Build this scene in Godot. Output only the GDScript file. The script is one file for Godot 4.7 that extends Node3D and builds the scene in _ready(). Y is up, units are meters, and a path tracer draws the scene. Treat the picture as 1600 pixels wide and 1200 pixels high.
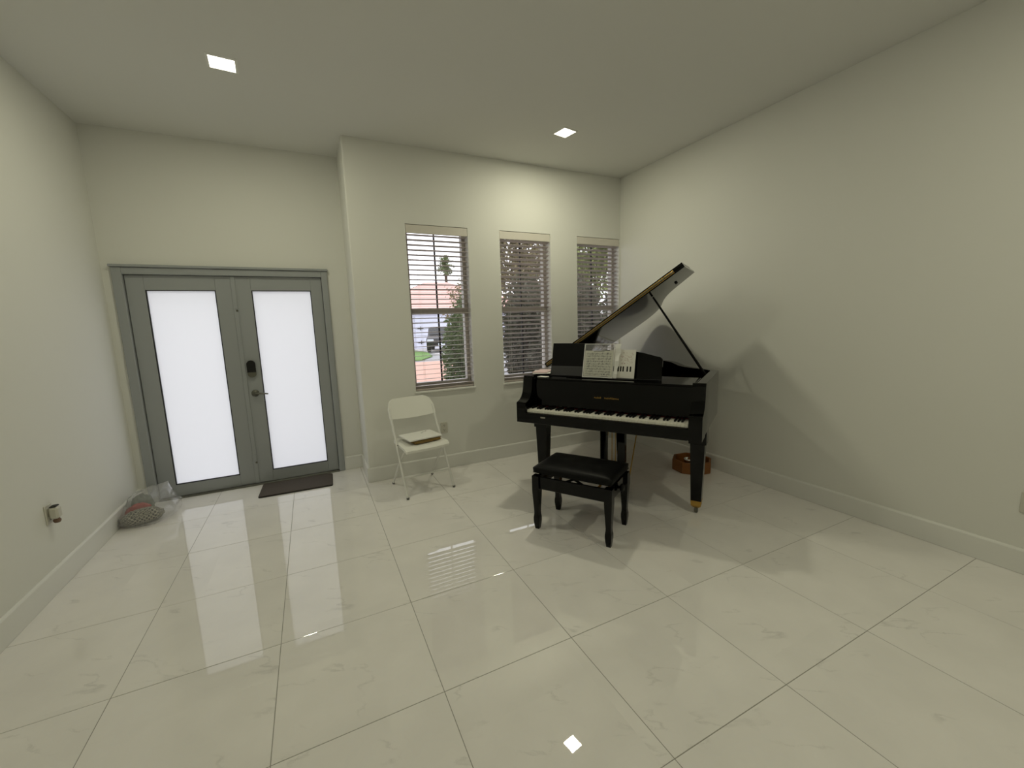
extends Node3D

# ------------------------------------------------------------------ helpers
var M := {}
var used := {}
var rng := RandomNumberGenerator.new()

func mat(key: String, c: Color, rough := 0.6, metal := 0.0, spec := 0.5) -> StandardMaterial3D:
	var m := StandardMaterial3D.new()
	m.resource_name = key
	m.albedo_color = c
	m.roughness = rough
	m.metallic = metal
	m.metallic_specular = spec
	M[key] = m
	return m

func numbered(called: String) -> String:
	if not used.has(called):
		used[called] = 0
		return called
	used[called] += 1
	return "%s_%03d" % [called, used[called]]

func tag(o: Node3D, label := "", category := "", group := "", kind := "") -> void:
	if label: o.set_meta("label", label)
	if category: o.set_meta("category", category)
	if group: o.set_meta("group", group)
	if kind: o.set_meta("kind", kind)

func thing(called: String, label: String, category: String, at := Vector3.ZERO, turn := 0.0, group := "") -> Node3D:
	var o := Node3D.new()
	o.name = numbered(called)
	add_child(o)
	o.position = at
	o.rotation.y = turn
	tag(o, label, category, group)
	return o

func setting(called: String, label: String, category: String, at := Vector3.ZERO) -> Node3D:
	var o := thing(called, label, category, at)
	o.set_meta("kind", "structure")
	return o

func mesh_node(called: String, mesh: Mesh, m: Material, parent: Node3D = null) -> MeshInstance3D:
	var o := MeshInstance3D.new()
	o.name = numbered(called) if parent == null else called
	o.mesh = mesh
	o.material_override = m
	(self if parent == null else parent).add_child(o, true)
	return o

func st_new() -> SurfaceTool:
	var st := SurfaceTool.new()
	st.begin(Mesh.PRIMITIVE_TRIANGLES)
	st.set_smooth_group(-1)
	return st

func done(st: SurfaceTool) -> ArrayMesh:
	st.generate_normals()
	return st.commit()

func obj(called: String, st: SurfaceTool, m: Material, parent: Node3D = null) -> MeshInstance3D:
	return mesh_node(called, done(st), m, parent)

# one flat convex polygon whose front looks along «out»
func poly(st: SurfaceTool, pts: Array, out: Vector3, uvs: Array = []) -> void:
	var n := Vector3.ZERO
	for i in range(1, pts.size() - 1):
		n += (pts[i] - pts[0]).cross(pts[i + 1] - pts[0])
	var flip: bool = n.dot(out) > 0.0
	for i in range(1, pts.size() - 1):
		var order := [0, i + 1, i] if flip else [0, i, i + 1]
		for k in order:
			st.set_uv(uvs[k] if uvs.size() else Vector2(pts[k].x + pts[k].z * 0.37, pts[k].y + pts[k].z * 0.63))
			st.add_vertex(pts[k])

# box with chamfered edges
func bx(st: SurfaceTool, c: Vector3, s: Vector3, b := 0.0, xf := Transform3D.IDENTITY) -> void:
	var h := s * 0.5
	b = min(b, min(h.x, min(h.y, h.z)) * 0.9)
	for ax in 3:
		for sg in [-1.0, 1.0]:
			var u := (ax + 1) % 3
			var v := (ax + 2) % 3
			var p := []
			for q in [[-1, -1], [1, -1], [1, 1], [-1, 1]]:
				var w := Vector3.ZERO
				w[ax] = h[ax] * sg
				w[u] = (h[u] - b) * q[0]
				w[v] = (h[v] - b) * q[1]
				p.append(xf * (c + w))
			var o := Vector3.ZERO
			o[ax] = sg
			poly(st, p, xf.basis * o)
	if b <= 0.0:
		return
	for ax in 3:
		var u := (ax + 1) % 3
		var v := (ax + 2) % 3
		for a in [-1.0, 1.0]:
			for d in [-1.0, 1.0]:
				var p := []
				for q in [[-1, 0], [1, 0], [1, 1], [-1, 1]]:
					var w := Vector3.ZERO
					w[ax] = (h[ax] - b) * q[0]
					w[u] = (h[u] if q[1] == 0 else h[u] - b) * a
					w[v] = (h[v] - b if q[1] == 0 else h[v]) * d
					p.append(xf * (c + w))
				var o := Vector3.ZERO
				o[u] = a
				o[v] = d
				poly(st, p, xf.basis * o)
	for a in [-1.0, 1.0]:
		for d in [-1.0, 1.0]:
			for e in [-1.0, 1.0]:
				var k := Vector3(a, d, e)
				poly(st, [xf * (c + k * Vector3(h.x, h.y - b, h.z - b)), xf * (c + k * Vector3(h.x - b, h.y, h.z - b)), xf * (c + k * Vector3(h.x - b, h.y - b, h.z))], xf.basis * k)

func box(called: String, c: Vector3, s: Vector3, m: Material, parent: Node3D = null, b := 0.003, xf := Transform3D.IDENTITY) -> MeshInstance3D:
	var st := st_new()
	bx(st, c, s, b, xf)
	return obj(called, st, m, parent)

# four-sided post whose cross-section changes with height: rows of [y, half x, half z, offset x, offset z]
func post(st: SurfaceTool, rows: Array, at: Vector3) -> void:
	for i in rows.size():
		var r: Array = rows[i]
		if i == 0 or i == rows.size() - 1:
			var q := []
			for k in [[-1, -1], [1, -1], [1, 1], [-1, 1]]:
				q.append(at + Vector3(r[1] * k[0], r[0], r[2] * k[1]))
			poly(st, q, Vector3(0, -1 if (r[0] < rows[1][0] and i == 0) or (i > 0 and r[0] < rows[i - 1][0]) else 1, 0))
		if i == 0:
			continue
		var o: Array = rows[i - 1]
		var ks := [[-1, -1], [1, -1], [1, 1], [-1, 1]]
		for k in 4:
			var a: Array = ks[k]
			var b: Array = ks[(k + 1) % 4]
			poly(st, [at + Vector3(o[1] * a[0], o[0], o[2] * a[1]), at + Vector3(o[1] * b[0], o[0], o[2] * b[1]), at + Vector3(r[1] * b[0], r[0], r[2] * b[1]), at + Vector3(r[1] * a[0], r[0], r[2] * a[1])], Vector3(a[0] + b[0], 0, a[1] + b[1]))

# smooth tube along points
func tube(st: SurfaceTool, pts: Array, r: float, n := 10, r2 := -1.0) -> void:
	st.set_smooth_group(1)
	var rings := []
	var side := Vector3.ZERO
	for i in pts.size():
		var t: Vector3 = (pts[min(i + 1, pts.size() - 1)] - pts[max(i - 1, 0)]).normalized()
		if side == Vector3.ZERO:
			side = t.cross(Vector3.UP if abs(t.y) < 0.9 else Vector3.RIGHT).normalized()
		side = (side - t * side.dot(t)).normalized()
		var up := t.cross(side)
		var ring := []
		var rr: float = r if r2 < 0.0 else lerpf(r, r2, float(i) / (pts.size() - 1))
		for k in n:
			var a := TAU * k / n
			ring.append(pts[i] + (side * cos(a) + up * sin(a)) * rr)
		rings.append(ring)
	for i in range(1, pts.size()):
		for k in n:
			var mid: Vector3 = (rings[i][k] + rings[i][(k + 1) % n]) * 0.5
			poly(st, [rings[i - 1][k], rings[i - 1][(k + 1) % n], rings[i][(k + 1) % n], rings[i][k]], mid - pts[i])
	st.set_smooth_group(-1)
	poly(st, rings[0], pts[0] - pts[1])
	poly(st, rings[-1], pts[-1] - pts[-2])

# lathe round the y axis at «at»: profile of [radius, y]
func lathe(st: SurfaceTool, prof: Array, at: Vector3, n := 20, smooth := true, xf := Transform3D.IDENTITY) -> void:
	st.set_smooth_group(1 if smooth else -1)
	for i in range(1, prof.size()):
		var a: Array = prof[i - 1]
		var b: Array = prof[i]
		var out := Vector2(b[1] - a[1], a[0] - b[0])
		for k in n:
			var t0 := TAU * k / n
			var t1 := TAU * (k + 1) / n
			var tm := (t0 + t1) * 0.5
			var p := [at + Vector3(a[0] * cos(t0), a[1], a[0] * sin(t0)), at + Vector3(a[0] * cos(t1), a[1], a[0] * sin(t1)), at + Vector3(b[0] * cos(t1), b[1], b[0] * sin(t1)), at + Vector3(b[0] * cos(t0), b[1], b[0] * sin(t0))]
			if a[0] < 1e-6: p.remove_at(1)
			elif b[0] < 1e-6: p.remove_at(2)
			for q in p.size(): p[q] = xf * p[q]
			poly(st, p, xf.basis * Vector3(out.x * cos(tm), out.y, out.x * sin(tm)))
	st.set_smooth_group(-1)

# polygon (Vector2 list) swept along an axis: the map turns (u, v, w) into a point
func prism(st: SurfaceTool, pts: PackedVector2Array, w0: float, w1: float, map: Callable, smooth_from := -1, smooth_to := -1) -> void:
	var tri := Geometry2D.triangulate_polygon(pts)
	var c := (map.call(0.0, 0.0, 1.0) as Vector3) - (map.call(0.0, 0.0, 0.0) as Vector3)
	var d := signf(w1 - w0)
	for i in range(0, tri.size(), 3):
		for e in 2:
			var w := w0 if e == 0 else w1
			var q := []
			for k in 3:
				var p: Vector2 = pts[tri[i + k]]
				q.append(map.call(p.x, p.y, w))
			poly(st, q, c * (d if e == 1 else -d))
	var cw := Geometry2D.is_polygon_clockwise(pts)
	for i in pts.size():
		var a := pts[i]
		var b := pts[(i + 1) % pts.size()]
		var nrm := Vector2(b.y - a.y, a.x - b.x) * (-1.0 if cw else 1.0)
		st.set_smooth_group(3 if i >= smooth_from and i < smooth_to else -1)
		var o: Vector3 = map.call(nrm.x, nrm.y, 0.0) - map.call(0.0, 0.0, 0.0)
		poly(st, [map.call(a.x, a.y, w0), map.call(b.x, b.y, w0), map.call(b.x, b.y, w1), map.call(a.x, a.y, w1)], o)
	st.set_smooth_group(-1)

func flat_y(u: float, v: float, w: float) -> Vector3: return Vector3(u, w, v)      # (x, z) outline, swept in y
func flat_x(u: float, v: float, w: float) -> Vector3: return Vector3(w, v, u)      # (z, y) outline, swept in x

func spline(pts: Array, steps: int) -> PackedVector2Array:
	var out := PackedVector2Array()
	for i in range(pts.size() - 1):
		var p0: Vector2 = pts[max(i - 1, 0)]
		var p3: Vector2 = pts[min(i + 2, pts.size() - 1)]
		for k in steps:
			out.append((pts[i] as Vector2).cubic_interpolate(pts[i + 1], p0, p3, float(k) / steps))
	out.append(pts[-1])
	return out

func image_tex(w: int, h: int, f: Callable) -> ImageTexture:
	var im := Image.create(w, h, false, Image.FORMAT_RGB8)
	for y in h:
		for x in w:
			im.set_pixel(x, y, f.call(x, y))
	return ImageTexture.create_from_image(im)

# ------------------------------------------------------------------ the room's measures
const XL := -1.20
const XR := 3.67
const ZD := -3.05      # wall with the door
const ZW := -2.54      # wall with the windows
const XJ := 0.645      # where the window wall steps forward
const ZB := 4.2        # wall behind the camera
const H := 3.08
const TILE := 0.61
const WIN := [[1.14, 1.75], [2.095, 2.70], [3.05, 3.655]]
const WY0 := 0.825
const WY1 := 2.40

func _ready() -> void:
	rng.seed = 7
	var cam := Camera3D.new()
	cam.name = "camera"
	add_child(cam)
	cam.position = Vector3(0.254, 1.457, 1.453)
	cam.rotation = Vector3(-0.1461, -0.45006, -0.03261)
	cam.fov = 85.93
	cam.near = 0.02
	cam.far = 300.0
	cam.current = true

	var sky_mat := ProceduralSkyMaterial.new()
	sky_mat.sky_top_color = Color(0.96, 0.965, 1.0)
	sky_mat.sky_horizon_color = Color(0.98, 0.975, 1.0)
	sky_mat.ground_horizon_color = Color(0.55, 0.55, 0.55)
	sky_mat.ground_bottom_color = Color(0.4, 0.4, 0.4)
	sky_mat.energy_multiplier = 2.45
	sky_mat.sun_angle_max = 0.0
	var sky := Sky.new()
	sky.sky_material = sky_mat
	var env := Environment.new()
	env.background_mode = Environment.BG_SKY
	env.sky = sky
	env.tonemap_mode = Environment.TONE_MAPPER_LINEAR
	env.tonemap_exposure = 1.0
	env.sdfgi_enabled = true
	env.ssao_enabled = true
	env.ssil_enabled = true
	var we := WorldEnvironment.new()
	we.name = "world_environment"
	we.environment = env
	add_child(we)

	materials()
	shell()
	floor_tiles()
	windows()
	front_door()
	downlight(Vector3(-0.07, H, -1.785), 4.0, 0.9, "square ceiling downlight on the side nearer the front door")
	downlight(Vector3(2.407, H, -1.785), 11.0, 1.15, "square ceiling downlight above the piano and windows")
	downlight(Vector3(-0.07, H, 1.5), 4.0, 0.78, "added unseen fill downlight over the near end of the door-side wall")  # unseen lamp added behind the camera to fill the near walls
	downlight(Vector3(2.407, H, 1.5), 4.0, 1.22, "added unseen fill downlight over the near end of the piano-side wall")  # second added fill lamp, out of view, brightens the right wall and floor
	piano()
	bench()
	chair()
	small_things()
	outside()

func materials() -> void:
	mat("wall_paint", Color(0.90, 0.90, 0.875), 0.75, 0.0, 0.35)
	mat("ceiling_paint", Color(0.88, 0.88, 0.86), 0.9, 0.0, 0.3)
	mat("trim_paint", Color(0.915, 0.915, 0.895), 0.35)
	mat("grout", Color(0.60, 0.59, 0.56), 0.9)
	mat("door_paint", Color(0.625, 0.64, 0.645), 0.4)
	mat("gasket", Color(0.10, 0.10, 0.11), 0.6)
	mat("steel", Color(0.62, 0.60, 0.56), 0.35, 0.9)
	mat("dark_steel", Color(0.42, 0.42, 0.38), 0.4, 0.6)
	mat("black_plastic", Color(0.03, 0.03, 0.032), 0.25)
	mat("lacquer", Color(0.003, 0.003, 0.003), 0.05, 0.0, 0.34)
	mat("satin_black", Color(0.012, 0.012, 0.012), 0.45, 0.0, 0.3)
	mat("black_leather", Color(0.018, 0.018, 0.018), 0.45, 0.0, 0.28)
	mat("ivory", Color(0.90, 0.89, 0.84), 0.25)
	mat("brass", Color(0.72, 0.58, 0.30), 0.35, 1.0)
	mat("gold_plate", Color(0.70, 0.54, 0.26), 0.4, 0.8)
	mat("wood_board", Color(0.62, 0.42, 0.24), 0.5)
	mat("felt", Color(0.30, 0.05, 0.05), 0.95)
	mat("white_plastic", Color(0.93, 0.93, 0.90), 0.35)
	mat("white_tube", Color(0.90, 0.90, 0.88), 0.3)
	mat("grey_rubber", Color(0.35, 0.35, 0.34), 0.8)
	mat("paper", Color(0.93, 0.93, 0.91), 0.8)
	mat("pink_paper", Color(0.90, 0.80, 0.80), 0.8)
	mat("brown_cover", Color(0.56, 0.45, 0.22), 0.5)
	mat("slat", Color(0.74, 0.70, 0.675), 0.45)
	mat("valance_white", Color(0.85, 0.83, 0.79), 0.45)
	mat("vinyl_frame", Color(0.78, 0.76, 0.72), 0.5)
	mat("muntin", Color(0.13, 0.12, 0.11), 0.5)
	mat("cord", Color(0.85, 0.84, 0.80), 0.8)
	mat("orange_wood", Color(0.62, 0.34, 0.13), 0.45)
	mat("chrome", Color(0.9, 0.9, 0.9), 0.12, 1.0)
	mat("red_cloth", Color(0.62, 0.16, 0.14), 0.8)
	mat("grey_cloth", Color(0.42, 0.44, 0.40), 0.8)
	mat("dark_cloth", Color(0.10, 0.09, 0.08), 0.8)
	mat("outlet", Color(0.80, 0.79, 0.74), 0.4)
	mat("slot", Color(0.12, 0.11, 0.10), 0.7)
	mat("amber", Color(0.44, 0.34, 0.27), 0.4)
	var frost := mat("frosted_glass", Color(0.90, 0.92, 0.93), 0.5)
	frost.backlight_enabled = true
	frost.backlight = Color(1.0, 1.0, 1.0)
	var glass := mat("window_glass", Color(1, 1, 1, 0.03), 0.0)
	glass.transparency = BaseMaterial3D.TRANSPARENCY_ALPHA
	var film := mat("plastic_film", Color(0.95, 0.95, 0.95, 0.15), 0.10)
	film.transparency = BaseMaterial3D.TRANSPARENCY_ALPHA
	var sleeve := mat("clear_sleeve", Color(0.85, 0.85, 0.85, 0.12), 0.12)
	sleeve.transparency = BaseMaterial3D.TRANSPARENCY_ALPHA
	var lamp := mat("led_diffuser", Color(1, 1, 1), 0.5)
	lamp.emission_enabled = true
	lamp.emission = Color(1.0, 0.98, 0.90)
	lamp.emission_energy_multiplier = 4.0
	# polished porcelain: pale ground with broken grey veins
	var n1 := FastNoiseLite.new()
	n1.seed = 3; n1.frequency = 0.0042; n1.fractal_octaves = 4; n1.domain_warp_enabled = true; n1.domain_warp_amplitude = 60.0; n1.domain_warp_frequency = 0.006
	var n2 := FastNoiseLite.new()
	n2.seed = 11; n2.frequency = 0.006; n2.fractal_octaves = 3
	var n3 := FastNoiseLite.new()
	n3.seed = 23; n3.frequency = 0.02; n3.fractal_octaves = 4
	var vein := func(x: int, y: int) -> Color:
		var a := x * 0.85 + y * 0.53
		var b := -x * 0.53 + y * 0.85
		var r := absf(n1.get_noise_2d(a * 0.7, b * 1.9))
		var line := clampf(1.0 - r * 22.0, 0.0, 1.0)
		var keep := smoothstep(0.05, 0.4, n2.get_noise_2d(x, y)) * (0.6 + 0.4 * n3.get_noise_2d(x * 2.0, y * 2.0))
		var cloud := n3.get_noise_2d(x * 0.4, y * 0.4) * 0.012 + n2.get_noise_2d(x * 0.7 + 500, y * 0.7) * 0.015
		var v := 0.945 + cloud - line * keep * 0.10
		return Color(v, v * 0.988, v * 0.972)
	var tex := image_tex(900, 900, vein)
	var t := mat("porcelain", Color.WHITE, 0.012, 0.0, 0.66)
	t.albedo_texture = tex
	# door mat: coarse loops
	var nm := FastNoiseLite.new()
	nm.seed = 5; nm.frequency = 0.35
	var mt := func(x: int, y: int) -> Color:
		var v := 0.29 + 0.10 * nm.get_noise_2d(x, y)
		return Color(v * 1.08, v * 0.98, v * 0.90)
	var mm := mat("mat_pile", Color.WHITE, 0.95)
	mm.albedo_texture = image_tex(256, 160, mt)
	mm.uv1_triplanar = true
	mm.uv1_scale = Vector3(2, 2, 2)
	# sheet music
	var notes := RandomNumberGenerator.new()
	notes.seed = 4
	var im := Image.create(256, 300, false, Image.FORMAT_RGB8)
	im.fill(Color(0.93, 0.93, 0.86))
	im.fill_rect(Rect2i(80, 8, 96, 7), Color(0.45, 0.45, 0.42))
	for s in 9:
		var y0 := 28 + s * 30
		for l in 5:
			im.fill_rect(Rect2i(12, y0 + l * 4, 232, 1), Color(0.45, 0.45, 0.42))
		for k in 34:
			var nx := notes.randi_range(18, 236)
			var ny := y0 + notes.randi_range(-2, 16)
			im.fill_rect(Rect2i(nx, ny, 5, 4), Color(0.12, 0.12, 0.12))
			im.fill_rect(Rect2i(nx + 4, ny - 10, 1, 11), Color(0.15, 0.15, 0.15))
	mat("sheet_music", Color.WHITE, 0.75).albedo_texture = ImageTexture.create_from_image(im)
	# piano lesson page: sketches over a strip of keys
	var kp := Image.create(256, 340, false, Image.FORMAT_RGB8)
	kp.fill(Color(0.92, 0.91, 0.88))
	for k in 60:
		var q := Rect2i(notes.randi_range(110, 225), notes.randi_range(30, 170), notes.randi_range(3, 16), notes.randi_range(2, 5))
		kp.fill_rect(q, Color(0.72, 0.60, 0.58))
	for k in 8:
		if k % 7 in [0, 2, 3, 5, 6]:
			continue
	for k in [20, 44, 92, 116, 140, 180, 210]:
		kp.fill_rect(Rect2i(k, 200, 14, 62), Color(0.07, 0.07, 0.07))
	mat("lesson_page", Color.WHITE, 0.75).albedo_texture = ImageTexture.create_from_image(kp)
	# lattice cloth
	var lat := func(x: int, y: int) -> Color:
		var a := (x + y) % 32
		var b := (x - y + 512) % 32
		return Color(0.70, 0.68, 0.61) if a < 8 or b < 8 else Color(0.09, 0.07, 0.05)
	var lc := mat("lattice_cloth", Color.WHITE, 0.85)
	lc.albedo_texture = image_tex(256, 256, lat)
	lc.uv1_triplanar = true
	lc.uv1_scale = Vector3(4.6, 4.6, 4.6)
	# grain for the wooden tray
	var wn := FastNoiseLite.new()
	wn.seed = 9; wn.frequency = 0.02
	var wf := func(x: int, y: int) -> Color:
		var v := 0.5 + 0.5 * wn.get_noise_2d(x * 0.6, y * 6.0)
		return Color(0.58 + 0.10 * v, 0.36 + 0.08 * v, 0.15 + 0.05 * v)
	(M.orange_wood as StandardMaterial3D).albedo_texture = image_tex(256, 128, wf)
	(M.orange_wood as StandardMaterial3D).albedo_color = Color(0.84, 0.84, 0.84)
	(M.orange_wood as StandardMaterial3D).uv1_triplanar = true
	(M.orange_wood as StandardMaterial3D).uv1_scale = Vector3(3, 3, 3)

# ------------------------------------------------------------------ structure
func wall_with_holes(st: SurfaceTool, x0: float, x1: float, y0: float, y1: float, z0: float, z1: float, holes: Array) -> void:
	var x := x0
	for h in holes:
		if h[0] > x:
			bx(st, Vector3((x + h[0]) / 2, (y0 + y1) / 2, (z0 + z1) / 2), Vector3(h[0] - x, y1 - y0, z1 - z0))
		if h[2] > y0:
			bx(st, Vector3((h[0] + h[1]) / 2, (y0 + h[2]) / 2, (z0 + z1) / 2), Vector3(h[1] - h[0], h[2] - y0, z1 - z0))
		if h[3] < y1:
			bx(st, Vector3((h[0] + h[1]) / 2, (h[3] + y1) / 2, (z0 + z1) / 2), Vector3(h[1] - h[0], y1 - h[3], z1 - z0))
		x = h[1]
	if x < x1:
		bx(st, Vector3((x + x1) / 2, (y0 + y1) / 2, (z0 + z1) / 2), Vector3(x1 - x, y1 - y0, z1 - z0))

func shell() -> void:
	var o := box("wall_left", Vector3(XL - 0.1, H / 2, (ZB + ZD) / 2), Vector3(0.2, H + 0.3, ZB - ZD + 0.4), M.wall_paint, null, 0.0)
	tag(o, "plain white painted wall beside the front door", "wall", "", "structure")
	o = box("wall_right", Vector3(XR + 0.1, H / 2, (ZB + ZW) / 2), Vector3(0.2, H + 0.3, ZB - ZW + 0.4), M.wall_paint, null, 0.0)
	tag(o, "large plain white painted wall beside the piano", "wall", "", "structure")
	o = box("wall_front", Vector3((XL + XR) / 2, H / 2, ZB + 0.1), Vector3(XR - XL, H + 0.3, 0.2), M.wall_paint, null, 0.0)
	tag(o, "white painted wall closing the room opposite the windows", "wall", "", "structure")
	var st := st_new()
	wall_with_holes(st, XL, XJ + 0.05, -0.15, H + 0.15, ZD - 0.2, ZD, [[-1.125, 0.45, -0.15, 2.0]])
	tag(obj("wall_back", st, M.wall_paint), "white painted wall around the double front door", "wall", "", "structure")
	st = st_new()
	wall_with_holes(st, 1.0, XR, -0.15, H + 0.15, ZW - 0.2, ZW, [[WIN[0][0], WIN[0][1], WY0 - 0.02, WY1], [WIN[1][0], WIN[1][1], WY0 - 0.02, WY1], [WIN[2][0], WIN[2][1], WY0 - 0.02, WY1]])
	var corner := PackedVector2Array([Vector2(1.0, ZW), Vector2(1.0, ZD - 0.2), Vector2(XJ, ZD - 0.2)])
	for k in 7:
		var a := PI - PI / 2 * k / 6.0
		corner.append(Vector2(XJ + 0.014 + 0.014 * cos(a), ZW - 0.014 + 0.014 * sin(a)))
	prism(st, corner, -0.15, H + 0.15, flat_y, 3, 9)
	tag(obj("wall_window", st, M.wall_paint), "white painted wall with three narrow windows, one step forward of the door wall", "wall", "", "structure")
	o = box("ceiling", Vector3((XL + XR) / 2, H + 0.1, (ZB + ZD) / 2), Vector3(XR - XL + 0.4, 0.2, ZB - ZD + 0.4), M.ceiling_paint, null, 0.0)
	tag(o, "flat white painted ceiling with two downlights", "ceiling", "", "structure")
	# baseboards with a bevelled top edge
	baseboard("baseboard_left", Vector3(XL, 0, ZD), Vector3(XL, 0, ZB), Vector3(1, 0, 0), "white baseboard along the wall beside the door")
	baseboard("baseboard_right", Vector3(XR, 0, ZW), Vector3(XR, 0, ZB), Vector3(-1, 0, 0), "white baseboard along the wall beside the piano")
	baseboard("baseboard_window", Vector3(XJ, 0, ZW), Vector3(XR, 0, ZW), Vector3(0, 0, 1), "white baseboard below the three windows")
	baseboard("baseboard_return", Vector3(XJ, 0, ZD), Vector3(XJ, 0, ZW + 0.014), Vector3(-1, 0, 0), "short white baseboard on the step between door wall and window wall")
	baseboard("baseboard_back", Vector3(0.462, 0, ZD), Vector3(XJ, 0, ZD), Vector3(0, 0, 1), "short white baseboard between door frame and wall step")
	baseboard("baseboard_front", Vector3(XL, 0, ZB), Vector3(XR, 0, ZB), Vector3(0, 0, -1), "white baseboard along the wall opposite the windows")

func baseboard(called: String, a: Vector3, b: Vector3, out: Vector3, label: String) -> void:
	var st := st_new()
	var along := (b - a).normalized()
	var len := (b - a).length()
	var prof := PackedVector2Array([Vector2(0, 0.001), Vector2(0.014, 0.001), Vector2(0.014, 0.128), Vector2(0.010, 0.136), Vector2(0.004, 0.14), Vector2(0, 0.14)])
	var map := func(u: float, v: float, w: float) -> Vector3: return a + out * u + Vector3.UP * v + along * w
	prism(st, prof, 0.0, len, map)
	tag(obj(called, st, M.trim_paint), label, "baseboard", "", "structure")

func floor_tiles() -> void:
	var f := setting("floor", "polished pale porcelain tile floor with faint grey veins", "floor")
	box("grout_bed", Vector3((XL + XR) / 2, -0.0765, (ZB + ZD) / 2), Vector3(XR - XL + 0.2, 0.15, ZB - ZD + 0.2), M.grout, f, 0.0)
	var g := 0.0014
	var e := 0.0006
	var pieces := []
	for i in range(-2, 7):
		for j in range(-7, 6):
			var x0: float = max(i * TILE, XL) + g
			var x1: float = min((i + 1) * TILE, XR) - g
			var z0: float = max(-(j + 1) * TILE, ZD) + g
			var z1: float = min(-j * TILE, ZB) - g
			if i == 1 and z0 < ZW and z1 > ZD + 0.1:
				pieces.append([i, j, x0, XJ, z0, min(z1, ZW + 0.0005)])
			if i >= 1:
				z0 = max(z0, ZW + 0.0005)
			pieces.append([i, j, x0, x1, z0, z1])
	for pc in pieces:
			var i: int = pc[0]
			var j: int = pc[1]
			var x0: float = pc[2]
			var x1: float = pc[3]
			var z0: float = pc[4]
			var z1: float = pc[5]
			if x1 - x0 < 0.02 or z1 - z0 < 0.02:
				continue
			var st := st_new()
			var uo := Vector2(rng.randf(), rng.randf())
			var turn := 0 if rng.randf() < 0.75 else 1
			var y := -0.0006 + rng.randf() * 0.0006
			var top := [Vector3(x0 + e, y, z0 + e), Vector3(x1 - e, y, z0 + e), Vector3(x1 - e, y, z1 - e), Vector3(x0 + e, y, z1 - e)]
			var uv := func(p: Vector3) -> Vector2:
				var q := Vector2(p.x - i * TILE, p.z + j * TILE) / 1.9
				return uo + (q if turn == 0 else -q)
			var uvs := []
			for p in top: uvs.append(uv.call(p))
			poly(st, top, Vector3.UP, uvs)
			var low := [Vector3(x0, y - e, z0), Vector3(x1, y - e, z0), Vector3(x1, y - e, z1), Vector3(x0, y - e, z1)]
			var deep := []
			for p in low: deep.append(p - Vector3(0, 0.006, 0))
			var c := Vector3((x0 + x1) / 2, y, (z0 + z1) / 2)
			for k in 4:
				var k2 := (k + 1) % 4
				var d: Vector3 = (low[k] + low[k2]) * 0.5 - c
				poly(st, [top[k], top[k2], low[k2], low[k]], d + Vector3.UP, [uvs[k], uvs[k2], uvs[k2], uvs[k]])
				poly(st, [low[k], low[k2], deep[k2], deep[k]], d, [uvs[k], uvs[k2], uvs[k2], uvs[k]])
			obj("tile", st, M.porcelain, f)

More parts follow.
